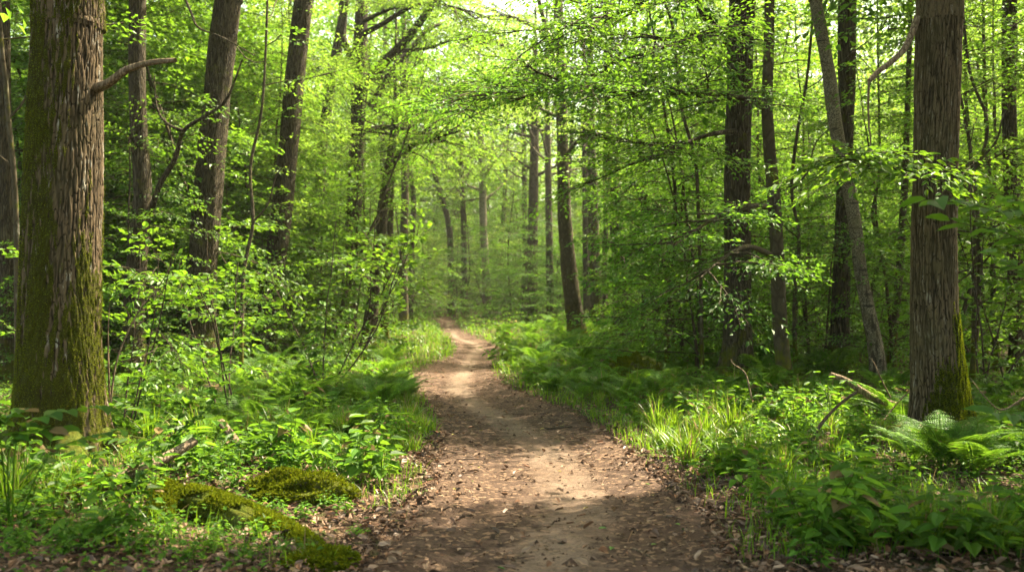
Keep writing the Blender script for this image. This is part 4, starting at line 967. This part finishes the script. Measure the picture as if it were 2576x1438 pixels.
for px, d, k, sc in [(1760, 10.2, 4, 1.0), (1890, 10.6, 4, 1.05), (2010, 10.2, 4, 1.1), (2100, 10.4, 4, 1.0), (60, 5.7, 0, .6), (150, 5.6, 3, .6), (230, 5.8, 2, .8), (330, 5.6, 0, .55), (400, 5.9, 2, .7), (290, 6.2, 3, .6), (480, 5.5, 3, .5), (420, 6.4, 2, .6), (560, 6.1, 2, .6), (610, 6.9, 0, .45), (690, 6.75, 2, .6), (760, 6.6, 3, .45), (830, 7.0, 2, .6), (880, 6.8, 2, .55), (740, 5.7, 2, .5), (640, 6.0, 3, .45), (900, 6.2, 2, .4), (560, 5.7, 2, .6), (640, 5.6, 2, .6), (700, 6.4, 2, .5), (600, 7.4, 3, .6), (520, 7.5, 0, .6), (700, 7.9, 1, .6), (850, 7.9, 3, .6), (930, 8.0, 1, .6), (2050, 5.8, 3, .7), (2160, 5.7, 1, .6), (2260, 5.8, 1, .7), (2350, 6.2, 3, .8), (2200, 6.5, 1, .7), (2080, 6.6, 3, .7), (1960, 6.3, 1, .55), (2440, 5.9, 1, .7), (2530, 5.8, 3, .8), (960, 10.2, 4, .9), (1010, 9.8, 4, .8), (880, 10.6, 4, .8)]:
    x = (px - CX) / F * d
    place(HERB[k], x, d, R.uniform(0, 6.28), sc, uniq(f'{lightword(x, d)} {["bushy", "large leaved", "low", "lobed leaved", "tall leggy"][k]} herb {side_word(x, d)}', x, d, (depth_word(d), 'with upright stems', 'with drooping leaves')), 'leafy herbs on the forest floor', 0)

# ------------------------------------------------------------------ stuff nobody could count
def litter():
    g = Geo(); r = np.random.default_rng(91)
    n = 90000; y = np.exp(r.uniform(math.log(4.2), math.log(24), n)); px = r.uniform(-150, 2750, n); x = (px - CX) / F * y
    p = path_in(x, y); dens = np.where(p > .55, .05, np.where(p > .1, .16, np.where(p > np.where(y < 9.5, -.9, -.12), .9, np.where(y < 9.5, .6, .35)))) * np.clip(1.3 - y / 30, .2, 1) * np.clip(y / 9, .3, 1)
    k = r.random(n) < dens; x, y, p = x[k], y[k], p[k]; n = len(x)
    pos = np.stack([x, y, gz(x, y) + np.clip(p * .12, 0, .022) + .008 + r.random(n) * .02], 1); a = r.uniform(0, 6.28, n)
    d = np.stack([np.cos(a), np.sin(a), r.normal(0, .25, n)], 1)
    leaves(g, pos, d, np.array([0, 0, 1.]) + r.normal(0, .4, (n, 3)), np.clip(r.gamma(3.2, .0115, n), .010, .085), 'ovate', .6, r, .35, -.15)
    q = r.random(n) < .035; tq = int(q.sum()); leaves(g, pos[q] + [0, 0, .012], np.stack([np.cos(a[q]), np.sin(a[q]), r.normal(.05, .12, tq)], 1), np.array([0, 0, 1.]) + r.normal(0, .3, (tq, 3)), r.uniform(.06, .30, tq), 'ovate', .04, r, .5, r.normal(0, .1))
    props(part('leaf_litter', g, M['litter'], smooth=False), 'brown dead leaves scattered over the forest floor and path edges', 'leaf litter', kind='stuff')
    g = Geo(); n = 60; y = np.exp(r.uniform(math.log(4.9), math.log(14), n)); t = r.uniform(.1, .95, n); x = np.interp(y, _pd, _pl) * (1 - t) + np.interp(y, _pd, _pr) * t
    pos = np.stack([x, y, gz(x, y) + .032], 1); a = r.uniform(0, 6.28, n)
    leaves(g, pos, np.stack([np.cos(a), np.sin(a), r.normal(.05, .1, n)], 1), np.array([0, 0, 1.]) + r.normal(0, .2, (n, 3)), r.uniform(.025, .06, n), 'ovate', .6, r, .2, .1)
    props(part('fallen_leaves', g, M['freshfall'], smooth=False), 'few yellow and green fallen leaves lying on the trodden path', 'fallen leaves', kind='stuff')


def clods():
    r = np.random.default_rng(95); g = Geo(); n = 9000; y = np.exp(r.uniform(math.log(4.8), math.log(16), n)); px = r.uniform(700, 2050, n); x = (px - CX) / F * y; k = path_in(x, y) > -.25; x, y = x[k], y[k]; n = len(x)
    sz = r.exponential(.007, n) + .004; a = r.uniform(0, 6.28, (n, 1)) + np.arange(4)[None] * 1.571 + r.normal(0, .25, (n, 4)); rr = sz[:, None] * r.uniform(.7, 1.3, (n, 4)); z0 = gz(x, y) + .012
    ring = np.stack([x[:, None] + np.cos(a) * rr, y[:, None] + np.sin(a) * rr, z0[:, None] - .006 + 0 * a], -1); top = np.stack([x + r.normal(0, .2, n) * sz, y + r.normal(0, .2, n) * sz, z0 + sz * r.uniform(.4, 1.1, n)], -1)[:, None]
    g.add(np.concatenate([ring, top], 1).reshape(-1, 3), (np.arange(n)[:, None, None] * 5 + np.array([[0, 1, 4], [1, 2, 4], [2, 3, 4], [3, 0, 4]])[None]).reshape(-1, 3))
    props(part('soil_crumbs', g, M['path'], smooth=False), 'crumbs of earth and small stones strewn over the path', 'soil crumbs', kind='stuff')


def cover():
    r = np.random.default_rng(92)
    g = Geo(); n = 190000; y = np.exp(r.uniform(math.log(5.0), math.log(105), n)); px = r.uniform(-150, 2750, n); x = (px - CX) / F * y
    p = path_in(x, y); patch = wav(x * 1.7 + 3, y * 1.7, 1.0)
    edge = np.clip((y - 8) / 3, 0, 1); dens = np.clip((-p - .15 + .2 * edge) / (.5 - .4 * edge), 0, 1) * np.clip(.42 + patch * 1.3 + edge * .3 + edge * np.clip(1 + p, 0, 1) * .6, 0, 1)
    dens = np.where((px < 1050) & (y < 7.6), dens * .55, dens)
    k = r.random(n) < dens; x, y, p = x[k], y[k], p[k]; n = len(x)
    hgt = r.random(n) ** 1.5 * (.10 + .10 * np.clip(-p / 1.5, 0, 1)) * np.clip(y / 12, 1, 4)
    pos = np.stack([x, y, gz(x, y) + .01 + hgt], 1); a = r.uniform(0, 6.28, n)
    leaves(g, pos, np.stack([np.cos(a), np.sin(a), r.normal(.1, .3, n)], 1), np.array([0, 0, 1.]) + r.normal(0, .35, (n, 3)), r.uniform(.022, .05, n) * np.clip(y / 14, 1, 4), 'kite', .7, r)
    props(part('ground_cover', g, M['herb'], smooth=False), 'carpet of tiny green leaves covering the forest floor beside the path', 'ground cover', kind='stuff')
    g = Geo(); n = 85000; y = np.exp(r.uniform(math.log(5.5), math.log(48), n)); px = r.uniform(-100, 2700, n); x = (px - CX) / F * y
    p = path_in(x, y); dens = np.clip((-p + .05) / .2, 0, 1) * np.clip(.30 + np.clip((y - 8) / 4, 0, .5) + wav(x * 2 + 9, y * 2 - 4) * 1.3, 0, 1) * np.clip(1.5 + p / 3.5, .12, 1)
    dens = np.where((px < 1050) & (y < 8), dens * .4, dens)
    k = r.random(n) < dens; x, y = x[k], y[k]; n = len(x)
    ln = r.uniform(.07, .2, n) * np.clip(y / 12, 1, 2); a = r.uniform(0, 6.28, n); lean = r.uniform(.1, .8, n); s = np.linspace(0, 1, 4)
    out = ln[:, None] * lean[:, None] * s ** 1.6; up = ln[:, None] * (s - .35 * lean[:, None] * s ** 2)
    P = np.stack([x[:, None] + np.cos(a)[:, None] * out, y[:, None] + np.sin(a)[:, None] * out, gz(x, y)[:, None] + up], -1)
    sd = np.stack([-np.sin(a), np.cos(a), 0 * a], -1)[:, None] * (.0032 * np.clip(y / 9, 1, 3)[:, None] * (1 - s ** 2)[None] + .0003)[..., None]
    v = np.stack([P - sd, P + sd], 2).reshape(-1, 3); f = np.array([[2 * i, 2 * i + 1, 2 * i + 3, 2 * i + 2] for i in range(3)])
    g.add(v, (np.arange(n)[:, None, None] * 8 + f[None]).reshape(-1, 4))
    props(part('grass', g, M['grass'], smooth=False), 'short thin grass growing along the edges of the path', 'grass', kind='stuff')


litter(); clods(); cover()

# ------------------------------------------------------------------ logs, boulders, dead branches
def log(name, label, cat, pts, r0, r1, mat, moss=0, cap=True, rough=.14, sides=22, zmin=None, frac=(0, 1), group=None):
    r = np.random.default_rng(int(abs(pts[0][0]) * 100) + 5); p = catmull(pts, 40); base = p[0].copy(); rad = np.linspace(r0, r1, 40)
    g = Geo(); tube(g, p, rad, sides, rough, cap=cap, r=r)
    t = thing(name, label, cat, base, group); part('wood', g, M[mat], t, base)
    if moss:
        i = r.uniform(39 * frac[0], 39 * frac[1], moss); k = i.astype(int).clip(0, 38); u = (i - k)[:, None]
        c = p[k] * (1 - u) + p[k + 1] * u; tg = unit(np.gradient(p, axis=0))[k]; sdv = unit(np.cross(tg, [0, 0, 1.])); upv = np.cross(sdv, tg); a = r.normal(math.pi / 2, .85, moss)
        nn = sdv * np.cos(a)[:, None] + upv * np.sin(a)[:, None]
        keep = wav(c[:, 0] * 9 + a, c[:, 1] * 9 + a * 2) > -.3
        moss_coat(t, (c + nn * (rad[k] * r.uniform(.97, 1.12, moss))[:, None] - base)[keep], nn[keep], r, .022)
    return t


def G(px, py, d, h=0.0):
    x = (px - CX) / F * d; return np.array([x, d, float(gz(x, d)) + h])


log('mossy_log', 'fat short log thickly covered in bright green moss', 'log', [G(476, 0, 6.72, .06), G(530, 0, 6.6, .085), G(600, 0, 6.45, .07), G(680, 0, 6.25, .02), G(760, 0, 6.0, -.01), G(840, 0, 5.6, -.05)], .11, .06, 'mosslog', 14000, rough=.34)
log('dead_branch', 'pale bare curved dead branch with one mossy end below the mossy oak', 'branch', [G(110, 0, 6.9, .02), G(200, 0, 6.95, .06), G(270, 0, 7.0, .10), G(330, 0, 7.1, .15), G(390, 0, 7.25, .20), G(450, 0, 7.4, .27), G(490, 0, 7.5, .33)], .045, .035, 'deadwood', 2600, frac=(0, .38))
log('mossy_log', 'small moss wrapped stub of wood between the curved dead branch and the fat log', 'log', [G(420, 0, 6.75, .12), G(410, 0, 6.6, .06), G(395, 0, 6.45, -.05)], .09, .085, 'mosslog', 3000)
log('dead_branch', 'thick broken dead branch lying raised beside the grey oak', 'branch', [W(2088, 942, 11.2), W(2130, 958, 11.2), W(2180, 990, 11.15), W(2230, 1012, 11.1), W(2290, 1030, 11.0), W(2350, 1045, 10.9)], .032, .048, 'deadwood')
log('dead_branch', 'leaning split piece of pale wood in the sunny grass', 'branch', [G(556, 0, 9.0, .30), G(590, 0, 8.8, .18), G(632, 0, 8.6, .02)], .035, .03, 'deadwood')
log('dead_branch', 'bent brown stick arching out of the sunlit plants left of the grey oak', 'branch', [G(2025, 0, 8.8, .02), G(2060, 0, 9.0, .25), G(2110, 0, 9.2, .42), G(2155, 0, 9.3, .5)], .018, .012, 'twig')
log('dead_branch', 'dark fallen limb lying in front of the big dark oak', 'branch', [G(1690, 0, 14.2, .05), G(1740, 0, 14.4, .12), G(1790, 0, 14.6, .10), G(1850, 0, 14.9, .05)], .06, .045, 'oak')
log('dead_branch', 'crooked dark dead limb on the left verge under the small leaning beech', 'branch', [G(900, 0, 21, .05), G(940, 0, 20.8, .14), G(985, 0, 20.6, .08), G(1015, 0, 20.4, .03)], .05, .03, 'oak')
log('dead_branch', 'thin dark stick on the path edge', 'branch', [G(1372, 0, 11.5, .02), G(1400, 0, 11.45, .03), G(1440, 0, 11.5, .025)], .012, .008, 'twig')
log('dead_branch', 'curved dry twig lying in the middle of the near path', 'branch', [G(1592, 0, 6.05, .02), G(1615, 0, 5.9, .035), G(1645, 0, 5.8, .02)], .007, .005, 'deadwood')
log('dead_branch', 'straight short twig near the curved dry twig', 'branch', [G(1650, 0, 6.0, .015), G(1690, 0, 6.0, .02)], .007, .006, 'twig')
for k, (pp, lab) in enumerate([([(1890, 1000, 10.6), (1875, 940, 10.6), (1845, 915, 10.6), (1838, 902, 10.6)], 'thin bare pale twig rising above the sunlit plants'),
                               ([(2240, 1000, 10.9), (2215, 950, 10.8), (2200, 915, 10.8), (2190, 900, 10.8)], 'thin bare twig standing beside the raised dead branch'),
                               ([(2190, 1100, 10.4), (2260, 1010, 10.6), (2330, 940, 10.7), (2310, 880, 10.7)], 'long bare twig in front of the leaning birch'),
                               ([(2576, 1000, 10), (2520, 1030, 9.9), (2480, 1000, 9.8), (2440, 950, 9.8)], 'pale curved twig right of the grey oak'),
                               ([(278, 1010, 9.0), (296, 900, 9.0), (345, 790, 9.05), (400, 720, 9.1), (440, 650, 9.1)], 'pale slender bare stem rising right of the mossy oak'),
                               ([(276, 1000, 9.1), (272, 850, 9.1), (276, 760, 9.1)], 'short pale upright stem close to the mossy oak')]):
    log('bare_twig', lab, 'twig', [W(*q) for q in pp], .011, .003, 'deadwood', cap=False, rough=.05, sides=6)


def boulder(label, px, d, sx, sy, sz, seed, sink=.35):
    r = np.random.default_rng(seed); n, m = 90, 46
    th, ph = np.meshgrid(np.linspace(0, 2 * math.pi, n, endpoint=False), np.linspace(.02, math.pi - .02, m)); D = np.stack([np.sin(ph) * np.cos(th), np.sin(ph) * np.sin(th), np.cos(ph)], -1)
    rr = 1 + sum(.22 / k ** .5 * np.sin(D @ r.normal(0, k * 1.3, 3) + r.uniform(0, 6)) for k in (1, 1.6, 2.5, 4, 6, 9, 13)) ; v = D * rr[..., None] * [sx, sy, sz]
    i = (np.arange(m - 1)[:, None] * n); j = np.arange(n)[None]; f = np.stack([i + j, i + n + j, i + n + (j + 1) % n, i + (j + 1) % n], -1).reshape(-1, 4)
    base = G(px, 0, d, 0); t = thing('mossy_boulder', label, 'boulder', base); part('stone', Geo().add(v.reshape(-1, 3) + [0, 0, sz * (1 - 2 * sink)], f), M['mosslog'], t)
    q = r.integers(0, m * n * 6 // 10, 16000); P = v.reshape(-1, 3)[q] + r.normal(0, .012, (16000, 3)) * [1, 1, .6] + [0, 0, sz * (1 - 2 * sink)]; nn = unit(D.reshape(-1, 3)[q])
    k = wav(P[:, 0] * 7, P[:, 1] * 7) > -.22; moss_coat(t, P[k], nn[k], r, .022)


boulder('broad low boulder blanketed in moss above the fat mossy log', 745, 7.25, .33, .22, .11, 5)
boulder('small rounded moss cushion at the bottom of the picture right of the fat log', 800, 5.55, .17, .12, .045, 6)
boulder('dark rock with a mossy top among the ferns on the right', 1590, 16.5, .45, .35, .35, 7)

# ------------------------------------------------------------------ near leaves in front of the trunks
def shrub(label, base, specs, leaf, leafm, ratio=.6, name='leafy_shrub'):
    r = np.random.default_rng(int(abs(base[0]) * 77)); w, c = Geo(), Geo(); t = thing(name, label, 'shrub', base)
    for pts in specs:
        p = catmull([base] + [W(*q) for q in pts], 24); tube(w, p, np.linspace(.005, .002, 24), 6, r=r)
        i = np.arange(9, 24); tg = unit(np.gradient(p, axis=0))[i]; up = np.array([0, 0, 1.]); sd = unit(np.cross(up, tg)); s2 = np.where(i % 2 == 0, 1, -1)[:, None]
        leaves(c, p[i], tg * .6 + sd * s2 + r.normal(0, .18, (len(i), 3)), up + r.normal(0, .22, (len(i), 3)), leaf * r.uniform(.7, 1.15, len(i)), 'ovate', ratio, r, .12, .25)
    part('stem', w, M['herb' if leafm == 'herb' else 'twig'], t, base); part('foliage', c, M[leafm], t, base, smooth=False)
    return t


shrub('large leaved shrub reaching across the grey oak from the right edge', G(2660, 0, 6.2), [[(2600, 620, 6.1), (2500, 530, 6.0), (2330, 500, 5.9)], [(2620, 700, 6.2), (2560, 600, 6.1), (2390, 555, 6.0)], [(2620, 640, 6.3), (2600, 540, 6.3), (2500, 480, 6.4)], [(2640, 800, 6.3), (2600, 700, 6.4), (2500, 640, 6.5)], [(2660, 1100, 6.2), (2600, 1050, 6.1), (2500, 1040, 6.0)]], .17, 'shade')
shrub('low broad leaved shrub in front of the foot of the mossy oak', G(30, 0, 5.8), [[(40, 1120, 5.6), (100, 1050, 5.6), (250, 1020, 5.7)], [(20, 1150, 5.5), (60, 1090, 5.5), (150, 1080, 5.6)], [(0, 1100, 5.6), (-10, 1060, 5.6), (60, 1030, 5.6)], [(90, 1200, 5.7), (160, 1120, 5.7), (300, 1080, 5.8)]], .13, 'herb')
shrub('leafy young shrub in the shade between the mossy oak and the sunny grass', G(400, 0, 7.6), [[(410, 1150, 7.6), (380, 1050, 7.6), (300, 1010, 7.6)], [(430, 1120, 7.6), (470, 1010, 7.6), (560, 960, 7.7)], [(420, 1130, 7.5), (480, 1060, 7.5), (560, 1060, 7.5)], [(420, 1150, 7.4), (350, 1110, 7.4), (270, 1100, 7.4)], [(450, 1100, 7.6), (540, 1000, 7.7), (555, 880, 7.8)]], .12, 'herb')

# ------------------------------------------------------------------ light, sky, camera
sc = bpy.context.scene
w = bpy.data.worlds.new('World'); sc.world = w; w.use_nodes = True
nt = w.node_tree; bg = nt.nodes['Background']; sky = nt.nodes.new('ShaderNodeTexSky'); sky.sky_type = 'NISHITA'; sky.sun_disc = False
sky.sun_elevation = SUN_EL; sky.sun_rotation = SUN_AZ; sky.air_density = 1.0; sky.dust_density = 4.0; sky.ozone_density = .6
tn = nt.nodes.new('ShaderNodeMix'); tn.data_type = 'RGBA'; tn.blend_type = 'MULTIPLY'; tn.inputs[0].default_value = 1; tn.inputs[7].default_value = (1.0, .93, .66, 1)
nt.links.new(sky.outputs[0], tn.inputs[6]); nt.links.new(tn.outputs[2], bg.inputs[0]); bg.inputs[1].default_value = .135
sun = bpy.data.lights.new('sun', 'SUN'); sun.energy = 5.0; sun.angle = math.radians(.55); sun.color = (1.0, .87, .64)
so = bpy.data.objects.new('sun', sun); C.objects.link(so)
from mathutils import Vector
so.rotation_euler = Vector([float(a) for a in SUN]).to_track_quat('Z', 'Y').to_euler()

cam = bpy.data.cameras.new('camera'); co = bpy.data.objects.new('camera', cam); C.objects.link(co)
cam.lens = 35.0; cam.sensor_width = 36; cam.shift_y = 26 / 2576; cam.clip_end = 500; cam.clip_start = .05
co.location = (0, 0, CH); co.rotation_euler = (math.pi / 2, 0, 0)
cam.dof.use_dof = True; cam.dof.focus_distance = 9.8; cam.dof.aperture_fstop = 1.8
sc.camera = co
sc.view_settings.view_transform = 'Standard'; sc.view_settings.look = 'None'; sc.view_settings.gamma = 1; sc.view_settings.exposure = 2.58
sc.render.engine = 'CYCLES'
cy = sc.cycles
cy.volume_bounces = 0; cy.max_bounces = 7; cy.diffuse_bounces = 4; cy.glossy_bounces = 2; cy.transmission_bounces = 5; cy.transparent_max_bounces = 4
cy.use_denoising = True; cy.denoiser = 'OPENIMAGEDENOISE'; cy.denoising_prefilter = 'ACCURATE'; cy.denoising_input_passes = 'RGB_ALBEDO_NORMAL'
cy.sample_clamp_indirect = 6; cy.use_adaptive_sampling = True; cy.adaptive_threshold = .02
cy.caustics_reflective = False; cy.caustics_refractive = False
hz = Geo(); X0, X1, Y0, Y1, Z0, Z1 = -115, 115, -32, 172, -3, 45
hz.add([(x, y, z) for z in (Z0, Z1) for y in (Y0, Y1) for x in (X0, X1)], [(0, 2, 3, 1), (4, 5, 7, 6), (0, 1, 5, 4), (1, 3, 7, 5), (3, 2, 6, 7), (2, 0, 4, 6)])
hm = bpy.data.materials.new('woodland air'); hm.use_nodes = True; hm.node_tree.nodes.clear()
ho = hm.node_tree.nodes.new('ShaderNodeOutputMaterial'); hv = hm.node_tree.nodes.new('ShaderNodeVolumePrincipled')
hv.inputs['Color'].default_value = (.95, .96, .88, 1); hv.inputs['Density'].default_value = .0004; hv.inputs['Anisotropy'].default_value = .3
hm.node_tree.links.new(hv.outputs[0], ho.inputs['Volume'])
props(part('haze', hz, hm, smooth=False), 'thin bright haze in the far wood', 'haze', kind='stuff')
# take away prototypes that no place needed
for o in FERN + GRASS + HERB + SAP + HAZ + BG + YT + POLE:
    if o.name not in used_proto:
        for c in list(o.children): bpy.data.objects.remove(c)
        bpy.data.objects.remove(o)
